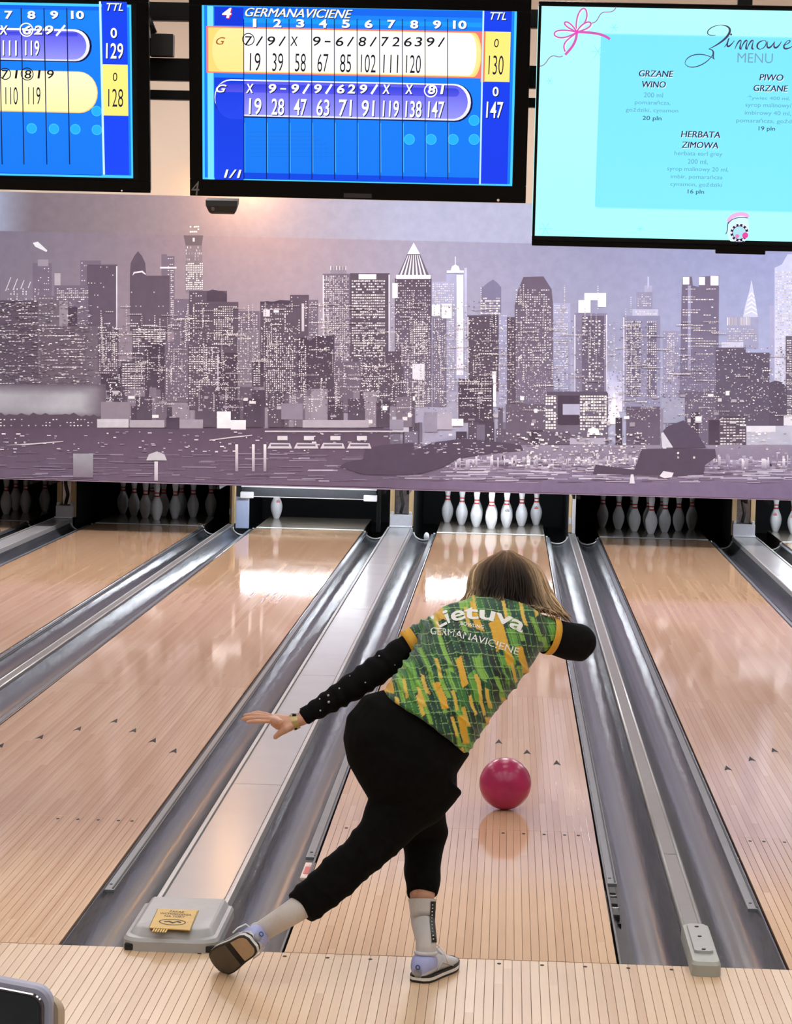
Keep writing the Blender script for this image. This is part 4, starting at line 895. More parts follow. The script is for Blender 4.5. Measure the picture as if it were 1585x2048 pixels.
s.text(LT_, 'G', *c2(160, 182), 15, (170, 90, 40), 19, .35, .005); s.text(LT_, 'G', *c2(163, 394), 16, (255, 255, 255), 22, .35, .02, (10, 20, 100))
s.text(LT_, '0', *c2(1392, 192), 17, (20, 20, 30), 9, .05, 0); s.text(LT_, '130', *c2(1390, 290), 38, (24, 24, 50), 30, .04, -.006); s.text(LT_, '0', *c2(1388, 408), 19, (255, 255, 255), 12, 0, .02, (8, 10, 80)); s.text(LT_, '147', *c2(1384, 490), 33, (255, 255, 255), 34, .05, .012, (8, 10, 80))
s.build(SCR, r4)
mb = MB(); k = Screen(700, 380, 740, 400); k.lev = .0046; k.quad('maker_mark', 688, 386, 744, 396, (44, 44, 48)); k.text('lane_numeral', '4', 391, 376, 28, (112, 112, 112), 16, .15, .0); k.ring('status_light', 997, 400, 2.6, (250, 240, 236), 2.5)
k.build(vmat('bezel print', rough=.5), r4)
# sensor under the middle monitor
a = tuv(412, 399); b = tuv(476, 399)
sb = tp((a[0] + b[0]) / 2, a[1] - .07, -.02); r = empty('lane_sensor', sb, 'small black tapered sensor box hanging under the middle monitor', 'sensor')
mb = MB(); rings = []
for (f, d0, d1, vv) in ((1.0, -.05, .012, -.001), (.98, -.05, .018, -.022), (.82, -.045, .010, -.050), (.70, -.04, .0, -.058)):
    cu = (a[0] + b[0]) / 2 + (1 - f) * .01; hw = (b[0] - a[0]) / 2 * f
    rings.append([tp(cu - hw, a[1] + vv, d0), tp(cu + hw, a[1] + vv, d0), tp(cu + hw, a[1] + vv, d1), tp(cu - hw, a[1] + vv, d1)])
mb.rings(rings).build('sensor_case', mat('dark sensor plastic', rgb(36, 34, 36), .35, var=.1), r)
cu = (a[0] + b[0]) / 2 - .035; mb = MB(); mb.ball(tp(cu, a[1] - .034, .012), (.010, .006, .010), 12, 8).build('sensor_lens', M['chrome'], r, smooth=True)

# --- left monitor (lane 3)
def c1(cx, cy): return cx * .265, cy * .265
s = Screen(0, 0, 265, 355)
du = tuv(302, 200)[0] - u1   # same model as the middle one
ub = tuv(299.5, 200)[0]; vb3 = tuv(150, 382.5)[1]
r3 = monitor(ub - (u1 - u0), ub, vb3, vb3 + (vt + .04 - v0), .05, .048, 'left black overhead monitor cut off by the frame, blue score screen')
def q3(cx0, cy0, cx1, cy1, c, cc=None, nm=B0): s.quad(nm, *c1(cx0, cy0), *c1(cx1, cy1), c, cc)
q3(-2800, -40, 1006, 1345, (70, 200, 255)); q3(-2780, -20, 992, 1325, (18, 128, 240), (16, 118, 236)); q3(-2780, -20, 750, 80, (12, 100, 232)); q3(-2780, 80, 750, 150, (20, 150, 245)); q3(-2780, 1240, 770, 1325, (8, 70, 222)); q3(770, 10, 975, 1320, (14, 64, 232), (20, 70, 246))
for (a, b) in ((240, 968), (408, 972), (570, 975), (732, 980), (730, 838)): s.ring(B0, *c1(a, b), 10.5, (60, 190, 250), 1.5, (34, 172, 244))
s.pill('score_row', *c1(-2700, 152), *c1(696, 472), (8, 10, 70), left=False, tip=.95); s.pill('score_row', *c1(-2700, 154), *c1(680, 464), (246, 246, 255), (225, 225, 255), left=False, tip=.95); s.pill('score_row', *c1(-2700, 170), *c1(655, 452), (90, 90, 232), (150, 150, 244), left=False, tip=.95); s.pill('score_row', *c1(-2700, 182), *c1(590, 276), (52, 66, 216), (84, 84, 226), left=False)
s.pill('score_row', *c1(-2700, 470), *c1(742, 856), (250, 200, 110), left=False, tip=.9); s.pill('score_row', *c1(-2700, 474), *c1(736, 848), (255, 248, 205), (255, 240, 170), left=False, tip=.9)
q3(766, 484, 970, 874, (255, 236, 130), (255, 232, 120), 'total_box')
for x in (-350, -180, -5, 160, 333, 505): s.line('grid_lines', [c1(x, 60), c1(x + 22, 1240)], 2.0, (10, 20, 70))
s.line('grid_lines', [c1(756, 10), c1(786, 1318)], 4.2, (200, 236, 255))
s.text(LT_, 'TTL', *c1(868, 52), 15, (240, 250, 255), 33, .3, .01, (8, 20, 90))
for x, t in ((-110, '6'), (66, '7'), (238, '8'), (410, '9'), (586, '10')): s.text(LT_, t, *c1(x, 112), 16, (255, 255, 255), 16 if len(t) == 1 else 26, 0, .035, (8, 60, 160))
for x, t in ((28, 'X'), (205, '6'), (288, '2'), (372, '9')): s.text(LT_, t, *c1(x, 226), 18, (255, 255, 255), 17, .12, .03, (14, 16, 90))
s.line(LT_, [c1(425, 270), c1(492, 190)], 4, (255, 255, 255)); s.ring(LT_, *c1(200, 224), 14, (255, 255, 255), 2.4)
for x, t in ((74, '111'), (244, '119'), (-95, '102')): s.text(LT_, t, *c1(x, 362), 30, (255, 255, 255), 29, .04, .012, (20, 20, 100))
for x, t in ((40, '7'), (124, '1'), (212, '8'), (296, '1'), (382, '9')): s.text(LT_, t, *c1(x, 560), 17, (14, 14, 30), 14 if t != '1' else 7, .1, .006)
s.ring(LT_, *c1(40, 556), 12, (14, 14, 30), 1.8); s.ring(LT_, *c1(206, 558), 13, (14, 14, 30), 1.8)
for x, t in ((88, '110'), (260, '119')): s.text(LT_, t, *c1(x, 722), 35, (14, 14, 40), 25, .04, -.006)
s.text(LT_, '0', *c1(860, 248), 20, (255, 255, 255), 13, 0, .02, (8, 10, 80)); s.text(LT_, '129', *c1(866, 384), 31, (255, 255, 255), 35, .05, .012, (8, 10, 80)); s.text(LT_, '0', *c1(870, 580), 17, (20, 20, 30), 9, .05, 0); s.text(LT_, '128', *c1(874, 738), 36, (24, 24, 50), 30, .04, -.006)
s.build(SCR, r3)
k = Screen(200, 370, 260, 385); k.lev = .0046; k.ring('status_light', 244, 381, 1.8, (250, 250, 250), 1.7); k.build(bpy.data.materials['bezel print'], r3)

# --- menu screen on the right
def c3(cx, cy): return 1040 + cx * .34385, cy * .34385
ua = tuv(1071, 250)[0]; va = tuv(1320, 497)[1]; vtp = tuv(1320, 7)[1]
wd = (vtp - va) * 1.745
rm = monitor(ua, ua + wd, va, vtp, .012, .020, 'large thin-framed screen showing a pale turquoise drinks menu', name='menu_screen', thick=.04)
s = Screen(1075, 10, 1585, 490)
s.quad(B0, *c3(108, 34), *c3(2560, 1428), (176, 252, 252), (168, 248, 250))
um0, _ = tuv(*c3(480, 600))
for i in range(6):
    s.quad(B0, *c3(470 - i * 3 + 18, 192 + i * 2), *c3(2250 - 18 + i * 3, 1252 - i * 2), lerp((150, 240, 252), (122, 224, 252), i / 5), lerp((150, 240, 252), (128, 228, 252), i / 5))
for (cx, cy, rr) in ((455, 300, 42), (550, 160, 26), (150, 1330, 40), (175, 470, 22), (700, 1330, 18)):   # faint snowflakes
    for a in range(6):
        t = a * math.pi / 3; s.line(B0, [c3(cx, cy), c3(cx + rr * math.cos(t), cy + rr * math.sin(t))], 1.4, (140, 232, 244))
def bez(p0, p1, p2, p3, n=16): return [tuple(p0[i] * (1 - t) ** 3 + 3 * p1[i] * t * (1 - t) ** 2 + 3 * p2[i] * t * t * (1 - t) + p3[i] * t ** 3 for i in (0, 1)) for t in [k / n for k in range(n + 1)]]
def stroke(nm, pts, w, c, shadow=None): 
    if shadow: s.line(nm, [c3(a + 3, b + 3) for a, b in pts], w + 1.5, shadow)
    s.line(nm, [c3(a, b) for a, b in pts], w, c)
PK = (206, 92, 176); PD = (120, 50, 110)
for pts in (bez((330, 185), (320, 60), (380, 20), (390, 70)) + bez((390, 70), (400, 130), (350, 160), (332, 186)), bez((330, 185), (300, 170), (255, 150), (262, 130)) + bez((262, 130), (280, 115), (320, 160), (332, 186)), bez((330, 185), (260, 170), (190, 170), (204, 205)) + bez((204, 205), (240, 240), (310, 200), (332, 188)), bez((332, 185), (360, 130), (420, 110), (414, 145)) + bez((414, 145), (400, 170), (350, 180), (332, 186)), bez((330, 190), (280, 230), (240, 250), (265, 300))):
    stroke('ribbon_drawing', pts, 3, PK, (235, 250, 255))
stroke('ribbon_drawing', bez((335, 185), (420, 190), (480, 190), (525, 228)), 5, PK); stroke('ribbon_drawing', bez((332, 190), (330, 250), (300, 280), (265, 318)), 5, PK)
stroke('ribbon_drawing', bez((414, 135), (470, 130), (450, 70), (500, 70)) + bez((500, 70), (540, 72), (555, 60), (560, 40)), 1.8, (150, 110, 160)); stroke('ribbon_drawing', bez((250, 325), (215, 345), (200, 300), (165, 345)) + bez((165, 345), (145, 380), (130, 385), (112, 384)), 1.8, (150, 110, 160))
s.ring('ribbon_drawing', *c3(332, 186), 4, (230, 70, 190), 4)
IK = (66, 62, 92)
def inkw(pts, w0, w1, c=IK):
    n = len(pts); s.line('script_title', [c3(a, b) for a, b in pts], [w0 + (w1 - w0) * math.sin(math.pi * i / (n - 1)) for i in range(n)], c)
inkw(bez((1140, 205), (1060, 215), (1090, 150), (1170, 145)), 1, 2); inkw(bez((1170, 145), (1270, 150), (1220, 230), (1100, 285)), 1, 4.6); inkw(bez((1100, 285), (1150, 290), (1110, 330), (1135, 345)), 1, 3.2); inkw(bez((1135, 345), (1060, 290), (960, 320), (962, 370)), 1, 2); inkw(bez((962, 370), (990, 420), (1110, 370), (1130, 300)), 1, 2)
x = 1190
for ch in ('i', 'm', 'o', 'w', 'e'):
    if ch == 'i': inkw(bez((x, 275), (x + 30, 240), (x + 20, 225), (x + 30, 222)), 1, 2.4); inkw(bez((x + 30, 222), (x + 5, 275), (x + 20, 290), (x + 60, 235)), 1, 3.6); s.ring('script_title', *c3(x + 40, 200), 2, IK, 2); x += 62
    if ch == 'm':
        for k in range(3): inkw(bez((x + 35 * k, 285), (x + 20 + 35 * k, 230), (x + 40 + 35 * k, 225), (x + 36 + 35 * k, 245)), 1, 3); inkw(bez((x + 36 + 35 * k, 245), (x + 25 + 35 * k, 285), (x + 30 + 35 * k, 285), (x + 40 + 35 * k, 284)), 1.5, 3.6)
        x += 130
    if ch == 'o': inkw(bez((x + 40, 235), (x - 10, 240), (x - 10, 290), (x + 20, 285)), 1, 3.4); inkw(bez((x + 20, 285), (x + 50, 280), (x + 65, 235), (x + 40, 235)), 1, 2); x += 62
    if ch == 'w':
        for k in range(2): inkw(bez((x + 40 * k, 240), (x - 15 + 40 * k, 285), (x + 10 + 40 * k, 295), (x + 40 + 40 * k, 240)), 1, 3.6)
        x += 88
    if ch == 'e': inkw(bez((x, 265), (x + 50, 250), (x + 50, 225), (x + 25, 238)), 1, 2); inkw(bez((x + 25, 238), (x - 15, 280), (x + 10, 300), (x + 60, 265)), 1, 3.4); x += 60
T_ = 'lettering'; HD = (52, 40, 84); SM = (96, 160, 186)
s.text(T_, 'MENU', *c3(1370, 337), 19, (112, 160, 182), 70, 0, -.004)
for t, x, y, w in (('GRZANE', 793, 428, 68), ('WINO', 780, 490, 47), ('PIWO', 1464, 450, 47), ('GRZANE', 1460, 513, 68), ('HERBATA', 1052, 781, 78), ('ZIMOWA', 1048, 843, 73)):
    s.text(T_, t, *c3(x, y), 12.5, HD, w, .12, .0, (225, 250, 255)); s.text(T_, t, *c3(x + 2, y), 12.5, HD, w, .12, .0)
for t, x, y, w in (('200 ml', 778, 552, 38), ('pomarańcza,', 774, 598, 71), ('goździki, cynamon', 770, 642, 105), ('Żywiec 400 ml,', 1450, 570, 84), ('syrop malinowy/', 1448, 614, 92), ('imbirowy 40 ml,', 1444, 660, 92), ('pomarańcza, goździki', 1450, 705, 130), ('herbata earl grey', 1040, 896, 96), ('200 ml,', 1036, 941, 40), ('syrop malinowy 20 ml,', 1036, 986, 123), ('imbir, pomarańcza', 1030, 1030, 104), ('cynamon, goździki', 1027, 1074, 104)):
    s.text(T_, t, *c3(x, y), 11.0 if any(ch in t for ch in 'gpy,') else 9.5, SM, w, 0, .0)
for t, x, y, w in (('20 pln', 770, 690, 38), ('19 pln', 1438, 750, 33), ('16 pln', 1025, 1117, 33)): s.text(T_, t, *c3(x, y), 11, (60, 80, 110), w, 0, .008)
# jar drawing at the foot of the menu
D_ = 'jar_drawing'
s.pill(D_, *c3(1212, 1250), *c3(1330, 1405), (206, 246, 250), tip=.35); stroke(D_, bez((1216, 1290), (1220, 1240), (1320, 1230), (1328, 1262)), 8, (232, 176, 226)); stroke(D_, bez((1214, 1300), (1230, 1262), (1300, 1258), (1328, 1268)), 1.6, (80, 60, 100)); stroke(D_, bez((1214, 1290), (1205, 1320), (1215, 1340), (1198, 1360)), 1.8, (90, 80, 120))
s.ring(D_, *c3(1278, 1352), 18, (30, 22, 50), 5, (170, 220, 232))
for a in range(12):
    t = a * math.pi / 6; s.ring(D_, *c3(1278 + 46 * math.cos(t), 1352 + 46 * math.sin(t)), 2.2, (238, 220, 240), 2.2)
s.ring(D_, *c3(1312, 1368), 6, (226, 70, 160), 6); s.ring(D_, *c3(1265, 1372), 4, (226, 130, 190), 4); stroke(D_, bez((1250, 1404), (1270, 1410), (1290, 1410), (1304, 1402)), 2.4, (30, 22, 50))
s.build(SCR, rm)
ua2 = tuv(1432, 500)[0]; ub2 = tuv(1532, 500)[0]; vq = tuv(1480, 499.5)[1]
q = MB().box(ua2, ub2, vq - .018, vq - .001, -.03, .003, .004); bm = MB(); bm.add([tp(a, b, c) for a, b, c in q.v], q.f); bm.build('sensor_bar', BEZ, rm)

# --- black steel frame that carries the monitors
YB = TVY + .10
def fr(py, x=340): return P(x, py, YB).z
r = empty('monitor_frame', (0, YB, fr(199)), 'black steel rail frame behind the hanging monitors', 'frame')
for (ya, yb) in ((4, 41), (116, 161), (180, 199)):
    MB().box(-4.2, 3.6, YB, YB + .05, fr(yb), fr(ya), .004).build('rail', M['black'], r)
for x in (-2.0, -.5, 1.05, 2.6):
    MB().box(x - .03, x + .03, YB + .05, YB + .09, fr(199), 5.6, .003).build('hanger', M['black'], r)
for x in (-.9, -.2, -2.3, 0.75, 1.3):
    MB().box(x - .04, x + .04, YB - .03, YB, fr(199) + .02, fr(41), .003).build('mount_arm', M['black'], r)
# camera box between the left and middle monitor
a = P(299, 118, YB - .01); b = P(350, 70, YB - .01)
r = empty('camera_box', (a.x, YB - .05, fr(116)), 'dark camera box on the rail between the left and middle monitors', 'camera')
MB().box(a.x + .006, b.x, YB - .06, YB - .002, fr(116) + .001, b.z, .006).build('camera_case', mat('camera case', rgb(34, 28, 28), .4, var=.15), r)
MB().tube([(a.x + .02, YB - .05, b.z), (a.x - .01, YB - .045, b.z + .07)], .016, 8).build('camera_arm', M['black'], r, smooth=True)
MB().tube([(a.x + .008, YB - .064, b.z - .02), (a.x + .002, YB - .060, b.z + .035)], .004, 8).build('cable', M['white'], r, smooth=True)

# ------------------------------------------------------------------ ceiling luminaires (out of the frame overhead)
def luminaire(x, y, w, l, m, label, z=5.6):
    r = empty('ceiling_luminaire', (x, y, z - .10), label, 'lamp', 'ceiling luminaires')
    MB().box(x - w / 2 - .03, x + w / 2 + .03, y - l / 2 - .03, y + l / 2 + .03, z - .07, z - .001, .004).build('housing', M['white'], r)
    MB().box(x - w / 2, x + w / 2, y - l / 2, y + l / 2, z - .085, z - .071).build('diffuser', m, r)
for y in (-9.5, -6.5, -3.6, -.9):
    for x in (-5.6, -2.8, 0, 2.8, 5.6): luminaire(x, y, 1.2, 0.9, M['lamp'], 'square white ceiling luminaire above the approach')
for y in (2.6, 6.0, 9.4):
    for x in (-5.0, 0, 5.0): luminaire(x, y, 1.2, 0.6, M['lamp_lane'], 'flat white ceiling luminaire above the lanes')
for x in (-6, -3, 0, 3, 6): luminaire(x, 12.6, 1.5, 0.6, M['lamp_wash'], 'flat white ceiling luminaire in front of the mural')
# warm lamp that washes the top of the mural behind the middle monitor
wp = P(480, 395, 15.9)
r = empty('wall_spotlight', (wp.x, 16.1, wp.z + .35), 'small warm spotlight above the mural behind the middle monitor', 'lamp')
MB().tube([(wp.x, 16.1, wp.z + .35), (wp.x, 16.1, wp.z + .55)], [.07, .05], 16).build('lamp_head', M['black'], r, smooth=True, auto=40)
MB().box(wp.x - .015, wp.x + .015, 16.11, MURY + .06, wp.z + .55, wp.z + .58).build('arm', M['black'], r)
MB().tube([(wp.x, 16.1, wp.z + .345), (wp.x, 16.1, wp.z + .3495)], .058, 16).build('bulb', emat('warm bulb', (1, .55, .22), 480), r)

# ------------------------------------------------------------------ console in the near left corner
CY = -4.62
tr = P(128, 1990, CY); tl = P(0, 1952, CY)
zt_ = P(60, 1962, CY).z; xr_ = P(131, 2000, CY).x; xl_ = xr_ - .52
r = empty('scoring_console', ((xl_ + xr_) / 2, CY, -.03), 'grey-framed console with dark glossy panel in the near left corner', 'console')
lil = mat('lilac grey plastic', rgb(176, 178, 200), .3, var=.04)
side = mat('beige plastic', rgb(196, 178, 152), .5, var=.04)
slope = (tl.z - tr.z) / max(.01, tr.x - tl.x) * 0.45
def top(x): return zt_ - .004 - slope * (x - (xl_ + xr_) / 2) * .5
mb = MB(); n = 24; ringsF = []
def face(inset, y, drop=0.0, right=0.0):
    o = []; rr = .022 - inset * .4; w0, w1 = xl_ + inset, xr_ - .016 - inset + right; z1 = zt_ - inset - drop; z0 = zt_ - .42 + inset
    for (cx_, cz, a0) in ((w0 + rr, z0 + rr, math.pi), (w1 - rr, z0 + rr, 1.5 * math.pi), (w1 - rr, z1 - rr, 0), (w0 + rr, z1 - rr, .5 * math.pi)):
        for i in range(7):
            t = a0 + math.pi / 2 * i / 6; xx = cx_ + rr * math.cos(t); zz = cz + rr * math.sin(t); o.append(Vector((xx, y, zz + (xr_ - .05 - xx) * (.16 if cz > zt_ - .2 else 0))))
    return o
MB().rings([face(.004, CY - .022), face(.0, CY - .018), face(.0, CY - .002), face(.004, CY)]).build('frame', lil, r, smooth=True, auto=35)
MB().rings([face(.010, CY - .0225), face(.012, CY - .026), face(.017, CY - .0225)]).build('inner_trim', M['chrome'], r, smooth=True, auto=35)
MB().rings([face(.015, CY - .0228), face(.016, CY - .0245)]).build('dark_panel', mat('dark glossy panel', rgb(52, 58, 64), .2, var=.08), r)
MB().rings([face(.006, CY + .001, .012, .012), face(.004, CY + .02, .016, .016), face(.012, CY + .045, .022, .014)]).build('rear_shell', side, r, smooth=True, auto=40)
MB().box((xl_ + xr_) / 2 - .05, (xl_ + xr_) / 2 + .05, CY + .0, CY + .06, 0, zt_ - .40, .01).build('pedestal', lil, r)
MB().box((xl_ + xr_) / 2 - .18, (xl_ + xr_) / 2 + .18, CY - .08, CY + .24, -.03, .015, .008).build('base_plate', lil, r)

# ------------------------------------------------------------------ yellow warning sign on the track end cap
e0 = bpy.data.objects['track_end_cap']; cx = e0.location.x
yl = mat('yellow card', rgb(222, 182, 92), .5, var=.06)
zs = .066
Lq = [PZ(298, 1856, zs), PZ(381, 1861, zs), PZ(398, 1821, zs), PZ(315, 1819, zs)]
r = empty('warning_sign', (sum((q.x for q in Lq)) / 4, sum((q.y for q in Lq)) / 4, .0645), 'small yellow warning sign with black lettering lying on the grey end cap', 'sign')
MB().prism([(q.x, q.y, zs - .001) for q in Lq], (0, 0, .003)).build('card', yl, r)
bk = mat('black print', rgb(34, 28, 20), .6)
ox = (Lq[1] - Lq[0]); oy = (Lq[3] - Lq[0]); zc = zs + .0026
def sp(u, v): q = Lq[0] + ox * u + oy * v; return (q.x, q.y, zc)
mb = MB()
for t, vv, wdt in (('ZAKAZ', .90, .38), ('WCHODZENIA', .77, .78), ('NA TORY', .64, .5)):
    v, f, ext = text_data(t, 0, .012); MB().add([sp(.5 + a / ext[0] * wdt, vv + b / ext[1] * .095) for a, b in v], f).build('lettering', bk, r, fixn=False)
mb = MB(); o_ = [sp(.5 + .33 * math.cos(i * math.pi / 12), .34 + .16 * math.sin(i * math.pi / 12)) for i in range(24)]; i_ = [sp(.5 + .30 * math.cos(i * math.pi / 12), .34 + .13 * math.sin(i * math.pi / 12)) for i in range(24)]
mb.add(o_ + i_, [(i, (i + 1) % 24, (i + 1) % 24 + 24, i + 24) for i in range(24)])
mb.add([sp(.3, .36), sp(.42, .40), sp(.52, .33), sp(.62, .42), sp(.72, .36), sp(.7, .31), sp(.6, .35), sp(.52, .26), sp(.42, .33), sp(.3, .31)], [tuple(range(10))])
mb.add([sp(0, 0), sp(.012, 0), sp(.012, 1), sp(0, 1)], [(0, 1, 2, 3)]); mb.add([sp(.988, 0), sp(1, 0), sp(1, 1), sp(.988, 1)], [(0, 1, 2, 3)])
mb.build('foot_symbol', bk, r, fixn=False)
for k in range(6):
    a = Vector(sp(.12 + k * .06, .02)); MB().box(a.x, a.x + .005, a.y - .05, a.y, .0645, .0665).build('tape_strip', yl, r)
# ------------------------------------------------------------------ the bowler
def noise2(x, y, seed=0):
    x = np.asarray(x, float); y = np.asarray(y, float); xi = np.floor(x); yi = np.floor(y); xf = x - xi; yf = y - yi
    def h(a, b):
        v = np.sin(a * 127.1 + b * 311.7 + seed * 74.7) * 43758.5453; return v - np.floor(v)
    u = xf * xf * (3 - 2 * xf); w = yf * yf * (3 - 2 * yf)
    return (h(xi, yi) * (1 - u) + h(xi + 1, yi) * u) * (1 - w) + (h(xi, yi + 1) * (1 - u) + h(xi + 1, yi + 1) * u) * w
def solid(mb, voxel, it=6, fac=.5):
    """fuse overlapping closed pieces into one continuous skin; returns vertices, faces, normals"""
    me = bpy.data.meshes.new('tmp'); me.from_pydata([tuple(v) for v in mb.v], [], mb.f); me.update()
    bm = bmesh.new(); bm.from_mesh(me); bmesh.ops.recalc_face_normals(bm, faces=bm.faces[:]); bm.to_mesh(me); bm.free()
    o = bpy.data.objects.new('tmp', me); COL.objects.link(o)
    m = o.modifiers.new('r', 'REMESH'); m.mode = 'VOXEL'; m.voxel_size = voxel
    m = o.modifiers.new('s', 'SMOOTH'); m.iterations = it; m.factor = fac
    dg = bpy.context.evaluated_depsgraph_get(); r = bpy.data.meshes.new_from_object(o.evaluated_get(dg))
    n = len(r.vertices); V = np.zeros(n * 3); r.vertices.foreach_get('co', V); N = np.zeros(n * 3); r.vertices.foreach_get('normal', N)
    F = [tuple(p.vertices) for p in r.polygons]
    bpy.data.objects.remove(o, do_unlink=True); bpy.data.meshes.remove(me); bpy.data.meshes.remove(r)
    return V.reshape(-1, 3), F, N.reshape(-1, 3)
def put(name, V, F, m, parent, cols=None, label=None):
    mb = MB(); mb.v = [tuple(v) for v in V]; mb.f = F
    if cols is not None: mb.c = [tuple(c) for c in cols]
    return mb.build(name, m, parent, smooth=True, fixn=False, label=label)
def pixels(V):
    v = V - np.array(CAM); d = v @ np.array(fw); return 792.5 + CF * (v @ np.array(R2)) / d, 1024 - CF * (v @ np.array(U2)) / d
PXM = CF / 8.12
def secs(mb, L, n=28, sq=2.3, dpow=None):
    """loft through sections (left px, left py, right px, right py, Y, depth radius)"""
    cs = [(P(a, b, y) + P(c, d, y)) / 2 for a, b, c, d, y, r in L]; rings = []
    for i, (a, b, c, d, y, r) in enumerate(L):
        u = (P(c, d, y) - P(a, b, y)) / 2; ax = (cs[min(i + 1, len(cs) - 1)] - cs[max(0, i - 1)]).normalized()
        w = ax.cross(u).normalized() * r; ring = []
        for k in range(n):
            t = 2 * math.pi * k / n; ct, st_ = math.cos(t), math.sin(t)
            e = 2.0 / sq; ring.append(cs[i] + u * math.copysign(abs(ct) ** e, ct) + w * math.copysign(abs(st_) ** e, st_))
        rings.append(ring)
    mb.rings(rings); return cs
def limb(mb, L, n=20):
    """tube through (px, py, Y, radius in metres)"""
    pts = [P(a, b, y) for a, b, y, r in L]; rr = [r for *_, r in L]
    # denser path so that bends stay round
    q = []; qr = []
    for i in range(len(pts) - 1):
        for k in range(4): t = k / 4; q.append(pts[i].lerp(pts[i + 1], t)); qr.append(rr[i] * (1 - t) + rr[i + 1] * t)
    q.append(pts[-1]); qr.append(rr[-1])
    for _ in range(2):
        q = [q[0]] + [(q[i - 1] + q[i] * 2 + q[i + 1]) / 4 for i in range(1, len(q) - 1)] + [q[-1]]
    mb.tube(q, qr, n); mb.ball(q[0], qr[0] * .98, 16, 10); mb.ball(q[-1], qr[-1] * .98, 16, 10)

foot = PZ(846, 1962, 0)
person = empty('person', (foot.x, foot.y, 0), 'bowler in green and yellow jersey and black trousers, bent forward after releasing the ball', 'person')
skin = mat('skin', rgb(206, 158, 132), .5, var=.05, scale=40)
blackc = mat('black cotton', rgb(11, 11, 12), .9, var=.25, scale=60, bump=.15, spec=.15)
blackt = mat('black trousers', rgb(9, 9, 9), .9, var=.3, scale=40, bump=.15, spec=.12)

# shoe frames ---------------------------------------------------------------
def frame(o, ex, ez):
    ex = ex.normalized(); ez = (ez - ex * ez.dot(ex)).normalized(); ey = ez.cross(ex)
    return Matrix(((ex.x, ey.x, ez.x, o.x), (ex.y, ey.y, ez.y, o.y), (ex.z, ey.z, ez.z, o.z), (0, 0, 0, 1)))
h0 = PZ(836, 1966, 0); t0 = PZ(893, 1937, 0)
SH1 = frame(h0 + Vector((0, 0, .0005)), t0 - h0, Vector((0, 0, 1)))
h1 = P(523, 1868, -.46); t1 = P(442, 1918, -.28)
ank2 = P(548, 1850, -.43)
SH2 = frame(h1 - Vector((.03, .0, .03)), t1 - h1, Vector((.27, .34, .22)))
anl1 = SH1 @ Vector((.055, 0, .085)); anl2 = SH2 @ Vector((.055, 0, .085))

# body: one continuous skin -----------------------------------------------------
bd = MB()
limb(bd, [(880, 1450, -.20, .10), (905, 1400, -.14, .10), (935, 1330, -.06, .105), (965, 1270, .01, .10), (985, 1235, .05, .07), (1000, 1205, .09, .052), (1010, 1185, .115, .05)])
limb(bd, [(760, 1480, -.22, .11), (850, 1520, -.22, .11)])
limb(bd, [(850, 1520, -.22, .085), (800, 1620, -.26, .072), (712, 1722, -.32, .046), (655, 1768, -.355, .042), (610, 1808, -.398, .035)])
q2 = [P(610, 1808, -.398), P(580, 1828, -.412), anl2 + (P(580, 1828, -.412) - anl2) * .35, anl2, SH2 @ Vector((.06, 0, .05)), SH2 @ Vector((.14, 0, .035)), SH2 @ Vector((.20, 0, .032))]
bd.tube(q2, [.035, .030, .028, .027, .027, .021, .014], 16); bd.ball(q2[-1], .013)
limb(bd, [(795, 1535, -.18, .075), (821, 1584, -.13, .062), (842, 1628, -.055, .055), (852, 1672, -.010, .046), (848, 1726, -.055, .044), (845, 1790, -.125, .040)])
q1 = [P(845, 1790, -.125), P(846, 1840, -.15), anl1, SH1 @ Vector((.06, 0, .05)), SH1 @ Vector((.14, 0, .035)), SH1 @ Vector((.20, 0, .032))]
bd.tube(q1, [.038, .032, .027, .027, .021, .014], 16); bd.ball(q1[-1], .013)
limb(bd, [(900, 1275, .01, .05), (840, 1283, -.02, .036), (760, 1338, -.07, .034), (700, 1380, -.11, .030), (617, 1428, -.14, .022), (606, 1437, -.14, .022)])
limb(bd, [(1060, 1262, .03, .05), (1100, 1270, .06, .042), (1158, 1284, .12, .038), (1146, 1272, .30, .03), (1140, 1268, .37, .024)])
# left hand: palm, four fingers, thumb
bd.tube([P(608, 1436, -.14), P(590, 1442, -.142), P(574, 1446, -.145), P(558, 1444, -.15), P(545, 1438, -.152)], [.021, .0225, .025, .025, .019], 16, flat=1.15, upv=(0, 0, 1))
ftips = [((549, 1443, -.185), (528, 1443, -.195), (510, 1442, -.198), (496, 1444, -.198), .0078), ((546, 1438, -.163), (520, 1436, -.168), (500, 1436, -.168), (486, 1438, -.165), .0086), ((546, 1436, -.142), (520, 1431, -.142), (503, 1429, -.14), (490, 1431, -.138), .0084), ((550, 1434, -.122), (530, 1428, -.116), (516, 1425, -.112), (505, 1426, -.11), .0076)]
for f in ftips:
    pts = [P(*q) for q in f[:4]]; bd.tube([P(562, 1444, (f[0][2] - .15) * .6 - .15 + .0)] + pts, [f[4] * 1.1, f[4] * 1.08, f[4], f[4] * .94, f[4] * .8], 10); bd.ball(pts[-1], f[4] * .8, 10, 8)
th = [P(584, 1452, -.165), P(572, 1459, -.178), P(560, 1466, -.186), P(551, 1474, -.188)]; bd.tube(th, [.014, .0125, .0105, .0085], 10); bd.ball(th[-1], .0085, 10, 8)
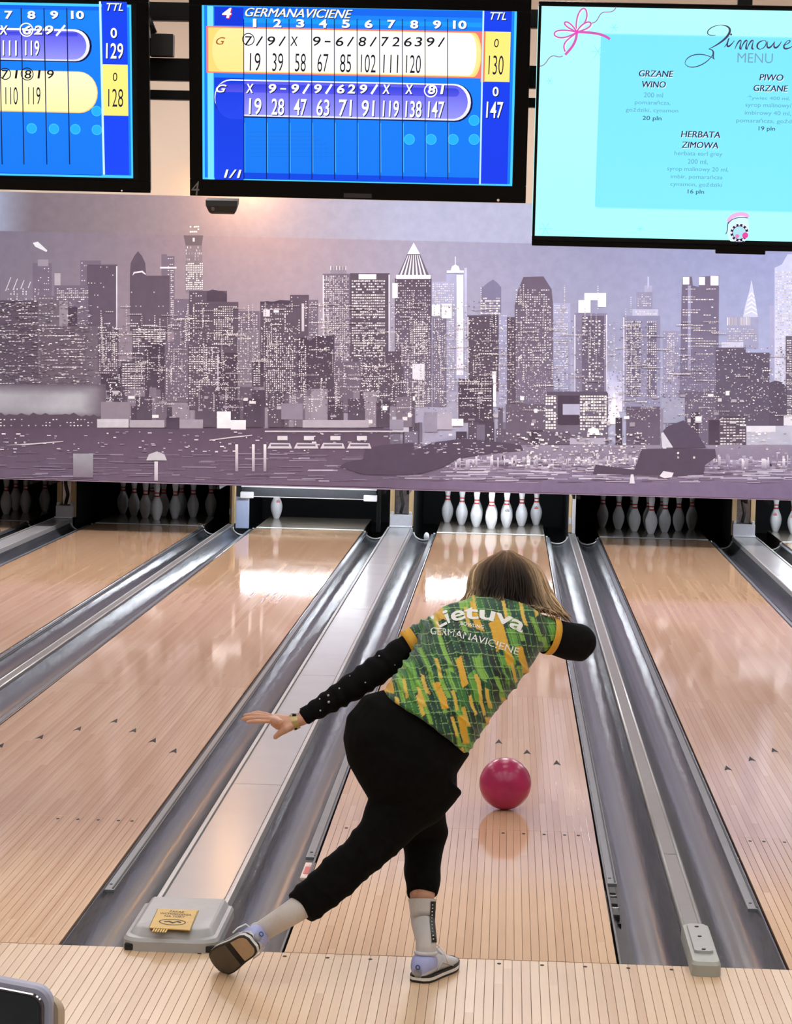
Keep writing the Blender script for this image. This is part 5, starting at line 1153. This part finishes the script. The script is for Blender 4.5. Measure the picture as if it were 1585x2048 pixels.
# right hand, stretched forward after the release
bd.tube([P(1140, 1268, .37), P(1136, 1262, .40), P(1132, 1257, .43), P(1130, 1253, .455)], [.023, .025, .027, .022], 14, flat=.9)
for k, (dx, ln) in enumerate(((-12, .07), (-4, .082), (4, .078), (12, .062))):
    a = P(1130 + dx, 1254, .445); b = a + Vector((0, ln * .45, .004)); c = b + Vector((0, ln * .28, -.008)); d = c + Vector((0, ln * .2, -.014))
    bd.tube([a, b, c, d], [.0088, .0084, .008, .007], 10); bd.ball(d, .007, 10, 8)
a = P(1124, 1264, .41); bd.tube([a, a + Vector((-.015, .03, .0)), a + Vector((-.018, .055, .0))], [.012, .0105, .008], 10); bd.ball(a + Vector((-.018, .055, .0)), .008, 10, 8)
# head with face on the far side
HC = P(1012, 1166, .125)
tilt = Matrix.Rotation(math.radians(-28), 3, 'X')
bd.ball(HC, (.073, .092, .108), 28, 20, tilt)
def hp(x, y, z): return HC + tilt @ Vector((x, y, z))
bd.ball(hp(0, .03, -.065), (.052, .06, .055), 18, 12, tilt); bd.tube([hp(0, .088, .012), hp(0, .108, -.026), hp(0, .098, -.034)], [.008, .013, .011], 10); bd.ball(hp(0, .084, -.06), (.024, .012, .010), 12, 8, tilt); bd.ball(hp(0, .07, -.098), (.024, .02, .018), 12, 8, tilt)
for sx in (-1, 1):
    bd.ball(hp(sx * .076, .0, -.01), (.009, .02, .032), 12, 8, tilt); bd.ball(hp(sx * .032, .078, .018), (.02, .012, .008), 12, 8, tilt)
V, F, N = solid(bd, .0042, 3, .5)
body = put('body', V, F, skin, person)
for sx in (-1, 1):
    MB().ball(hp(sx * .031, .083, .004), .0115, 14, 10).build('eye', M['white'], body, smooth=True)
    MB().ball(hp(sx * .031, .0925, .004), (.0055, .0035, .0055), 10, 8, tilt).build('iris', mat('brown iris', rgb(70, 46, 30), .2), body, smooth=True) if sx < 0 else MB().ball(hp(sx * .031, .0925, .004), (.0055, .0035, .0055), 10, 8, tilt).build('iris', MATS['brown iris'], body, smooth=True)
MB().ball(hp(0, .0925, -.060), (.022, .006, .006), 12, 8, tilt).build('lips', mat('lips', rgb(176, 96, 92), .4), body, smooth=True)

# trousers ---------------------------------------------------------------------
tb = MB()
secs(tb, [(770, 1378, 928, 1492, -.205, .125), (726, 1392, 940, 1508, -.21, .14), (694, 1432, 928, 1524, -.22, .155), (686, 1475, 914, 1546, -.225, .16), (696, 1520, 914, 1574, -.225, .155), (716, 1556, 900, 1598, -.225, .14), (738, 1590, 872, 1622, -.22, .11)])
tb.ball(P(752, 1478, -.25), (.098, .12, .105), 20, 14); tb.ball(P(862, 1528, -.25), (.085, .12, .085), 20, 14)
secs(tb, [(805, 1480, 925, 1585, -.23, .10), (765, 1545, 880, 1640, -.25, .095), (742, 1592, 838, 1668, -.265, .085), (722, 1640, 800, 1700, -.29, .075), (684, 1690, 748, 1748, -.32, .066), (646, 1722, 700, 1788, -.35, .060), (612, 1758, 660, 1822, -.38, .055), (578, 1789, 625, 1845, -.405, .048)])
secs(tb, [(735, 1545, 850, 1530, -.18, .10), (770, 1590, 872, 1575, -.13, .09), (790, 1630, 890, 1618, -.06, .08), (806, 1668, 897, 1664, -.015, .072), (808, 1705, 888, 1702, -.035, .064), (810, 1745, 882, 1744, -.08, .058), (812, 1790, 877, 1787, -.125, .052)])
V, F, N = solid(tb, .0055, 8, .5)
px, py = pixels(V)
fold = .004 * np.sin((px * .6 + py * .8) * .12 + 3 * noise2(px * .02, py * .02, 1)) * (py > 1600) * noise2(px * .012, py * .012, 5) + .006 * (noise2(px * .03, py * .03, 2) - .5)
leg = (px < 800) & (py > 1640); d = (px - 705) * -.78 + (py - 1722) * .625
fold = fold + leg * .0035 * np.maximum(0, np.sin(d * .16 + 2.2 * noise2(px * .03, py * .03, 8)))
tro = put('trousers', V + N * fold[:, None], F, blackt, person, label='black cropped trousers')
# waistband line
# shirt ------------------------------------------------------------------------
sb = MB()
secs(sb, [(764, 1391, 930, 1514, -.215, .152), (776, 1368, 946, 1490, -.205, .150), (802, 1336, 980, 1440, -.165, .14), (824, 1308, 1022, 1384, -.115, .13), (836, 1280, 1060, 1334, -.06, .122), (848, 1252, 1092, 1284, -.005, .112), (876, 1226, 1096, 1246, .03, .09), (926, 1209, 1062, 1222, .055, .062)])
limb(sb, [(900, 1262, .0, .062), (860, 1272, -.015, .054), (826, 1288, -.025, .047)])
limb(sb, [(1040, 1262, .02, .07), (1080, 1266, .05, .060), (1101, 1271, .062, .056)])
limb(sb, [(960, 1225, .05, .06), (998, 1205, .08, .058)])
V, F, N = solid(sb, .0029, 10, .5)
px, py = pixels(V)
def trunk(px, py):
    a, b = px - 848, py - 1449; return (a * .863 + b * .505), (a * .505 - b * .863)     # across, along (pixels)
s_, t_ = trunk(px, py)
w1 = noise2(s_ * .02, t_ * .03, 11) * 22; ph = (t_ + .22 * s_ + w1)
fold = .0050 * np.maximum(0, np.sin(ph * .20)) ** 2 * (t_ < 215) * (.3 + noise2(s_ * .02, t_ * .02, 4)) + .0055 * np.maximum(0, np.sin((t_ * .9 + s_ * .45 + w1) * .33)) * (s_ < -10) * (t_ > 60) * (t_ < 200) + .003 * (noise2(s_ * .05, t_ * .05, 3) - .5)
V = V + N * fold[:, None]
def cl(c): return np.array(rgb(*c))
qx, qy = px - 848, py - 1449
u = qx - .30 * qy + 6 * (noise2(px * .03, py * .03, 21) - .5); v = -qy - .06 * qx + 5 * (noise2(px * .025, py * .03, 22) - .5) + .10 * np.maximum(0, qx - 60)
def mix(C, mask, c):
    m = np.clip(mask, 0, 1)[:, None]; return C * (1 - m) + cl(c) * m
sm = lambda x, a, b: np.clip((x - a) / (b - a), 0, 1)
def hsh(a, b, k):
    w = np.sin(a * 127.1 + b * 311.7 + k * 74.7) * 43758.5453; return w - np.floor(w)
def shards(wd, ln, k, slant):
    a = np.floor((u + slant * v) / wd); b = np.floor((v + 1.4 * u * (.5 - hsh(a, 0 * a, k + 1)) + hsh(a, 0 * a, k) * ln) / ln); return hsh(a, b, k + 2)
C = np.tile(cl((48, 116, 46)), (len(V), 1))
C = mix(C, sm(noise2(u * .028, v * .016, 31), .40, .50) * .9, (6, 66, 54))
r1 = shards(17, 62, 3, .0); C = mix(C, (r1 < .24) * .9, (6, 58, 50)); C = mix(C, ((r1 > .45) & (r1 < .58)) * .85, (104, 170, 58)); C = mix(C, ((r1 > .62) & (r1 < .70)) * .95, (5, 26, 28))
r2 = shards(9, 46, 11, .05); C = mix(C, (r2 < .13) * .8, (140, 196, 74)); C = mix(C, (r2 > .88) * .85, (8, 36, 32))
C = mix(C, (np.abs(np.sin(u * math.pi / 12)) < .14) * .6, (150, 208, 104)); C = mix(C, (np.abs(np.sin(u * math.pi / 12 + .7)) < .17) * .5, (5, 36, 28))
C = mix(C, (np.abs(np.sin(v * math.pi / 23)) < .085) * .65, (168, 216, 134)); C = mix(C, (np.abs(np.sin(v * math.pi / 23 + .4)) < .10) * .5, (6, 40, 30))
r3 = shards(14, 54, 23, -.04); C = mix(C, (r3 > .865) * .97, (222, 172, 44)); r4 = shards(7, 40, 37, -.04); C = mix(C, (r4 > .93) * .9, (226, 190, 80))
shirt = put('jersey', V, F, vmat('jersey dye', rough=.62, noise=.06, nscale=90, bump=.12, sheen=.2), person, C, label='green, teal and yellow patterned jersey')
bvh = BVHTree.FromPolygons([Vector(v) for v in V], F)
def on(bv, x, y, lift=.0016):
    d = ray(x, y).normalized(); hit = bv.ray_cast(CAM, d, 20)
    if hit[0] is None: return None
    n = hit[1] if hit[1].dot(d) < 0 else -hit[1]
    return hit[0] + n * lift - d * lift * .5
def cloth_text(body, path, hgt, m, nm, parent, bv, bold=.0, spacing=1.0):
    """lettering laid on cloth along a baseline given in photo pixels"""
    vv, ff, ext = text_data(body, 0, bold); total = ext[0]; V = []; ok = {}
    for i, (a, b) in enumerate(vv):
        t = min(1, max(0, a / total + .5)); k = t * (len(path) - 1); j = min(int(k), len(path) - 2); f = k - j
        x = path[j][0] * (1 - f) + path[j + 1][0] * f; y = path[j][1] * (1 - f) + path[j + 1][1] * f
        dx, dy = path[j + 1][0] - path[j][0], path[j + 1][1] - path[j][1]; l = math.hypot(dx, dy); nx_, ny_ = dy / l, -dx / l
        q = on(bv, x + nx_ * b / ext[1] * hgt, y + ny_ * b / ext[1] * hgt); V.append(q)
    mb = MB(); idx = {}
    for i, q in enumerate(V):
        if q is not None: idx[i] = len(mb.v); mb.v.append(tuple(q))
    mb.f = [tuple(idx[i] for i in f) for f in ff if all(i in idx for i in f)]
    if mb.f: mb.build(nm, m, parent, fixn=False)
wl = mat('white transfer', rgb(238, 240, 238), .5, var=.02)
cloth_text('Lietuva', [(868, 1247), (895, 1233), (930, 1224), (975, 1226), (1015, 1236), (1050, 1254)], 29, wl, 'team_lettering', shirt, bvh, .02)
cloth_text('BOWLING', [(922, 1247), (968, 1255)], 7, wl, 'small_lettering', shirt, bvh, .01)
cloth_text('GERMANAVICIENE', [(862, 1262), (900, 1265), (945, 1275), (990, 1288), (1038, 1304)], 14, wl, 'name_lettering', shirt, bvh, .0)
yel = mat('yellow trim', rgb(222, 166, 46), .6, var=.06, scale=50, sheen=.1)
def cuff(a, b, ra, rb, nm='sleeve_cuff'):
    a = P(*a); b = P(*b); MB().tube([a, a.lerp(b, .5), b, b.lerp(a, .02)], [ra, (ra + rb) / 2, rb, rb * .86], 32, cap=False).build(nm, yel, shirt, smooth=True)
cuff((834, 1284, -.022), (816, 1294, -.0285), .0535, .0515); cuff((1095, 1270, .058), (1108, 1273.5, .0665), .0612, .0600)

# black undersleeves ---------------------------------------------------------------
ub_ = MB(); limb(ub_, [(880, 1262, -.005, .045), (826, 1289, -.025, .046), (760, 1337, -.07, .046), (700, 1378, -.11, .042), (650, 1409, -.13, .035), (616, 1429, -.14, .0275)])
V, F, N = solid(ub_, .0045, 5, .5); px, py = pixels(V)
V = V + N * (.004 * np.sin(((px * .8 - py * .6) * .22) + 4 * noise2(px * .03, py * .03, 6)) * noise2(px * .02, py * .02, 7))[:, None]
sl = put('undersleeve', V, F, blackc, person, label='long black left sleeve with small white specks'); bsl = BVHTree.FromPolygons([Vector(v) for v in V], F)
MB().tube([P(622, 1425, -.138), P(609, 1433, -.142)], [.0275, .0285], 24).build('sleeve_hem', blackc, sl, smooth=True, auto=40)
for (x, y, r_) in ((759, 1312, .0035), (679, 1377, .0035), (657, 1391, .0045), (658, 1404, .005), (640, 1398, .003), (731, 1365, .003), (641, 1421, .0035), (700, 1352, .0022), (790, 1330, .0022)):
    q = on(bsl, x, y, .0006)
    if q is not None: MB().ball(q, r_ * .8, 8, 6).build('speck', M['boxgrey'], sl, smooth=True)
ub_ = MB(); limb(ub_, [(1060, 1264, .035, .05), (1100, 1271, .062, .056), (1135, 1281, .095, .060), (1158, 1285, .125, .0615), (1157, 1281, .20, .052), (1146, 1272, .29, .038), (1141, 1268, .35, .031)])
V, F, N = solid(ub_, .0045, 5, .5); px, py = pixels(V); V = V + N * (.004 * (noise2(px * .06, py * .06, 6) - .5))[:, None]
put('undersleeve', V, F, blackc, person, label='long black right sleeve')

# wristwatch
wa = P(597, 1441, -.1415); wb = P(584, 1445, -.143); ax = (wb - wa).normalized()
wst = MB().tube([wa, wa.lerp(wb, .5), wb], [.0245, .0262, .0262], 24, flat=1.1, upv=(0, 0, 1), cap=False).build('wristwatch', mat('watch strap', rgb(190, 170, 120), .35, metal=.6, var=.15), person, smooth=True, label='gold-toned wristwatch on the left wrist')
c = P(589, 1431, -.155); mb = MB(); mb.box(-.010, .010, -.004, .004, -.009, .009, .002)
MB().add([c + Vector(v) for v in mb.v], mb.f).build('watch_buckle', M['boxgrey'], wst); MB().add([c + Vector((v[0] * .6, v[1] - .0022, v[2] * .6)) for v in mb.v], mb.f).build('buckle_inset', M['black'], wst)
q = P(592, 1457, -.160); MB().ball(q, (.005, .005, .005), 10, 8).build('watch_crown', M['black'], wst, smooth=True)

# socks ---------------------------------------------------------------------------
sockm = mat('white ribbed sock', rgb(206, 202, 200), .8, var=.05, scale=8, stretch=(120, 120, 4), bump=.3)
def sock(path, rad, label):
    sk_ = MB(); q = []; qr = []
    for i in range(len(path) - 1):
        for k in range(4): t = k / 4; q.append(path[i].lerp(path[i + 1], t)); qr.append(rad[i] * (1 - t) + rad[i + 1] * t)
    q.append(path[-1]); qr.append(rad[-1]); sk_.tube(q, qr, 28, cap=False); return sk_.build('sock', sockm, person, smooth=True, label=label)
s1 = sock([P(844.5, 1800, -.131), P(846, 1845, -.152), anl1 + Vector((0, 0, .03)), anl1, SH1 @ Vector((.058, 0, .05))], [.0425, .0365, .0315, .0315, .035], 'white sock of the standing leg')
MB().tube([P(844.5, 1798, -.130), P(844.5, 1803, -.132)], [.0435, .0430], 28, cap=False).build('sock_band', sockm, s1, smooth=True)
s2 = sock([P(610, 1808, -.398), P(580, 1828, -.412), anl2 + (P(580, 1828, -.412) - anl2) * .35, anl2, SH2 @ Vector((.058, 0, .05))], [.040, .0365, .033, .032, .035], 'white sock of the raised leg')
mb = MB(); lt = MB(); pa = [P(871, 1803, -.150), P(869, 1830, -.165), P(867, 1862, -.180), P(864, 1884, -.190)]
bso = BVHTree.FromPolygons([v.co + person.location for v in s1.data.vertices], [tuple(p.vertices) for p in s1.data.polygons])
strip = []
for i in range(13):
    t = i / 12; y = 1803 + 82 * t; xr2 = 872.5 - 7.5 * t
    a = None
    for dx in range(0, 60):
        a = on(bso, xr2 + 8 - dx * .5, y, .001)
        if a is not None: x0 = xr2 + 8 - dx * .5; break
    if a is not None:
        row = [on(bso, x0 - 9.5 * q / 4, y, .0022) for q in range(5)]
        if all(q is not None for q in row): strip.append(row[::-1])
for i in range(len(strip) - 1):
    for q in range(4): mb.add([strip[i][q], strip[i][q + 1], strip[i + 1][q + 1], strip[i + 1][q]], [(0, 1, 2, 3)])
if mb.f:
    mb.build('sock_print', M['rubber'], s1, fixn=False)
    for i in range(1, len(strip) - 1):
        c0 = strip[i][1]; c1 = strip[i][2]; k = (CAM - c0).normalized() * .0012; dz = Vector((0, 0, .0024))
        lt.add([c0 + k - dz, c1 + k - dz * .4, c1 + k + dz * .5, c0 + k + dz], [(0, 1, 2, 3)])
    lt.build('sock_lettering', M['white'], s1, fixn=False)

# shoes ---------------------------------------------------------------------------
shoem = mat('shoe leather', rgb(205, 206, 212), .42, var=.06, scale=40); lilm = mat('lilac heel', rgb(168, 176, 226), .45, var=.05); solew = mat('white midsole', rgb(226, 224, 222), .45, var=.03)
brown = mat('brown slide sole', rgb(84, 74, 62), .7, var=.1); tan = mat('tan heel sole', rgb(178, 154, 126), .7, var=.08)
PROF = [(0.0, .014, .046), (.010, .028, .070), (.030, .035, .078), (.060, .0365, .080), (.090, .0375, .080), (.115, .040, .071), (.145, .0435, .060), (.175, .0455, .051), (.205, .043, .044), (.230, .035, .036), (.246, .020, .028), (.252, .006, .022)]
def ring_at(x, w, z0, z1, n=22, grow=0.0):
    o = []
    for k in range(n):
        t = 2 * math.pi * k / n; c, s_ = math.cos(t), math.sin(t); zc = (z0 + z1) / 2; hh = (z1 - z0) / 2
        o.append(Vector((x, (w + grow) * math.copysign(abs(c) ** .75, c), zc + (hh + grow) * math.copysign(abs(s_) ** .8, s_))))
    return o
def plan(z, grow, x0=0.0, x1=.252, n=10):
    pts = []
    xs_ = [x0 + (x1 - x0) * i / n for i in range(n + 1)]
    def w(x):
        for i in range(len(PROF) - 1):
            if PROF[i][0] <= x <= PROF[i + 1][0] + 1e-9: t = (x - PROF[i][0]) / (PROF[i + 1][0] - PROF[i][0]); return PROF[i][1] * (1 - t) + PROF[i + 1][1] * t
        return .006
    L = [(x, w(x) + grow) for x in xs_]
    return [Vector((x, -a, z)) for x, a in L] + [Vector((x, a, z)) for x, a in reversed(L)]
def shoe(MX, label, flat_sole):
    def tr(mb): mb.v = [tuple(MX @ Vector(v)) for v in mb.v]; return mb
    up_ = tr(MB().rings([ring_at(x, w, .014, h) for x, w, h in PROF])).build('shoe', shoem, person, smooth=True, label=label)
    def spring(z, x): return z + max(0, x - .17) ** 2 * 1.6
    def lay(z0, z1, g):
        a = plan(z0, g, n=22); b = plan(z1, g, n=22); return tr(MB().rings([[Vector((p.x, p.y, spring(p.z, p.x))) for p in a], [Vector((p.x, p.y, spring(p.z, p.x))) for p in b]]))
    so = lay(.0, .007, .003).build('outsole', M['rubber'], up_); lay(.007, .016, .004).build('midsole', solew, up_); lay(.016, .022, .003).build('sole_welt', M['rubber'], up_)
    def patch(x0, x1, m, nm):
        a = plan(-.0012, -.002, x0, x1, 8); b = plan(.0, -.002, x0, x1, 8); tr(MB().rings([[Vector((p.x, p.y, spring(p.z, p.x))) for p in a], [Vector((p.x, p.y, spring(p.z, p.x))) for p in b]])).build(nm, m, up_)
    if flat_sole: patch(.004, .085, tan, 'heel_pad'); patch(.088, .112, M['black'], 'shank_band'); patch(.115, .246, brown, 'slide_pad')
    tr(MB().rings([ring_at(x, w, .022, h + .004, grow=.0016) for x, w, h in PROF[:4]])).build('heel_tab', lilm, up_, smooth=True)
    mb = MB(); n = 18
    for k in range(n): t = 2 * math.pi * k / n; mb.v += [(-.0025, .008 * math.cos(t), .048 + .008 * math.sin(t)), (-.0022, .0045 * math.cos(t), .048 + .0045 * math.sin(t))]
    mb.f = [(2 * k, 2 * ((k + 1) % n), 2 * ((k + 1) % n) + 1, 2 * k + 1) for k in range(n)]; tr(mb).build('heel_emblem', mat('blue emblem', rgb(50, 80, 150), .4), up_, fixn=False)
    tr(MB().tube([(.052 + .034 * math.cos(t * math.pi / 12), .030 * math.sin(t * math.pi / 12), .083 - .003 * math.cos(t * math.pi / 12)) for t in range(25)], .006, 8)).build('collar', shoem, up_, smooth=True)
    tr(MB().rings([ring_at(x, .020, .05, z) for x, z in ((.082, .098), (.11, .084), (.15, .066), (.17, .056))])).build('tongue', shoem, up_, smooth=True)
    for i in range(5):
        x = .100 + i * .015; z = .088 - i * .0075; tr(MB().tube([(x, -.030, z - .014), (x + .003, -.015, z), (x + .006, 0, z + .003), (x + .003, .015, z), (x, .030, z - .014)], .0026, 6)).build('lace', M['white'], up_, smooth=True)
    for sg in (-1, 1): tr(MB().tube([(.10, 0, .094), (.098, sg * .02, .100), (.085, sg * .045, .085), (.095, sg * .052, .060), (.11, sg * .050, .045)], .0024, 6)).build('lace_end', M['white'], up_, smooth=True)
    for sg in (-1, 1): tr(MB().tube([(.06, sg * .038, .03), (.09, sg * .0395, .05), (.12, sg * .042, .04), (.16, sg * .0465, .026)], .0022, 6)).build('side_seam', M['boxgrey'], up_, smooth=True)
    return up_
shoe(SH1, 'grey-white bowling shoe with lilac heel flat on the floor', True); shoe(SH2, 'raised bowling shoe showing its brown and tan sole', True)

# hair ------------------------------------------------------------------------------
hr = random.Random(5); hm = MB()
def catmull(p, n=12):
    o = []
    for k in range(n + 1):
        t = k / n * (len(p) - 1); i = min(int(t), len(p) - 2); f = t - i; a = p[max(0, i - 1)]; b = p[i]; c = p[i + 1]; d = p[min(len(p) - 1, i + 2)]
        o.append(.5 * ((2 * b) + (c - a) * f + (2 * a - 5 * b + 4 * c - d) * f * f + (3 * b - a - 3 * c + d) * f ** 3))
    return o
def hair_path(th, lay, jit=0.0):
    """th: angle round the head, 0 towards the camera, + to the right; lay 0 outer, 1 inner"""
    s_, c_ = math.sin(th), math.cos(th)      # right / near
    g = 1 - .10 * lay
    j = lambda a: hr.uniform(-a, a) * jit
    part = P(1014 + 8 * s_ + j(4), 1104 + j(2) + 4 * lay, .125 - .02 * c_)
    if s_ >= 0: e = (1012 + 62 * s_ * g, 1136, 1012 + 82 * s_ * g, 1172, 1008 + 106 * s_ * g, 1208, 1006 + (126 + 8 * max(0, s_)) * s_, 1210 + 30 * s_ ** 2)
    else: e = (1010 + 56 * s_ * g, 1134, 1008 + 66 * s_ * g, 1166, 1006 + 70 * s_ * g, 1190, 1005 + 78 * s_, 1208)
    yc = .125
    p1 = P(e[0] + j(5), e[1] - 6 * abs(c_), yc - .075 * c_ * g); p2 = P(e[2] + j(6), e[3], yc - .108 * c_ * g); p3 = P(e[4] + j(7), e[5], yc - .125 * c_ * g); p4 = P(e[6] + j(9), e[7] + j(9) + 5 * max(0, c_) - 4 * lay, yc - .15 * c_ * g)
    return [part, p1, p2, p3, p4]
hp_ = MB()
nl = 40; shell = [catmull(hair_path(2 * math.pi * k / nl, .9, 0), 12) for k in range(nl)]
rings = [[shell[k][i] for k in range(nl)] for i in range(13)]
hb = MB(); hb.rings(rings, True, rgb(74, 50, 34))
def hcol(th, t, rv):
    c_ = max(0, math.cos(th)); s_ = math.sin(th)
    top = (142, 112, 84); mid = lerp((222, 196, 160), (26, 17, 12), min(1, max(0, c_ * 2.2 - 1.0))); tip = lerp((176, 146, 110), (214, 192, 158), rv)  # mid: darker underlayer at the nape, deepened with painted shade
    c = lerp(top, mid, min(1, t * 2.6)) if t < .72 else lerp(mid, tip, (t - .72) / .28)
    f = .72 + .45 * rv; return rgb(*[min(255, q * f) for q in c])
for k in range(420):
    th = hr.uniform(-math.pi, math.pi)
    if k < 300: th = hr.gauss(0, 1.0)
    th = max(-math.pi, min(math.pi, th)); lay = hr.random() ** 1.5 * .8; pth = catmull(hair_path(th, lay, 1.0), 12); r0 = hr.uniform(.0035, .0065)
    rv = hr.random(); rr = [r0 * (.55 + .45 * math.sin(math.pi * min(1, (i + 2) / 11))) * (1 if i < 10 else (13 - i) / 4.5) for i in range(13)]
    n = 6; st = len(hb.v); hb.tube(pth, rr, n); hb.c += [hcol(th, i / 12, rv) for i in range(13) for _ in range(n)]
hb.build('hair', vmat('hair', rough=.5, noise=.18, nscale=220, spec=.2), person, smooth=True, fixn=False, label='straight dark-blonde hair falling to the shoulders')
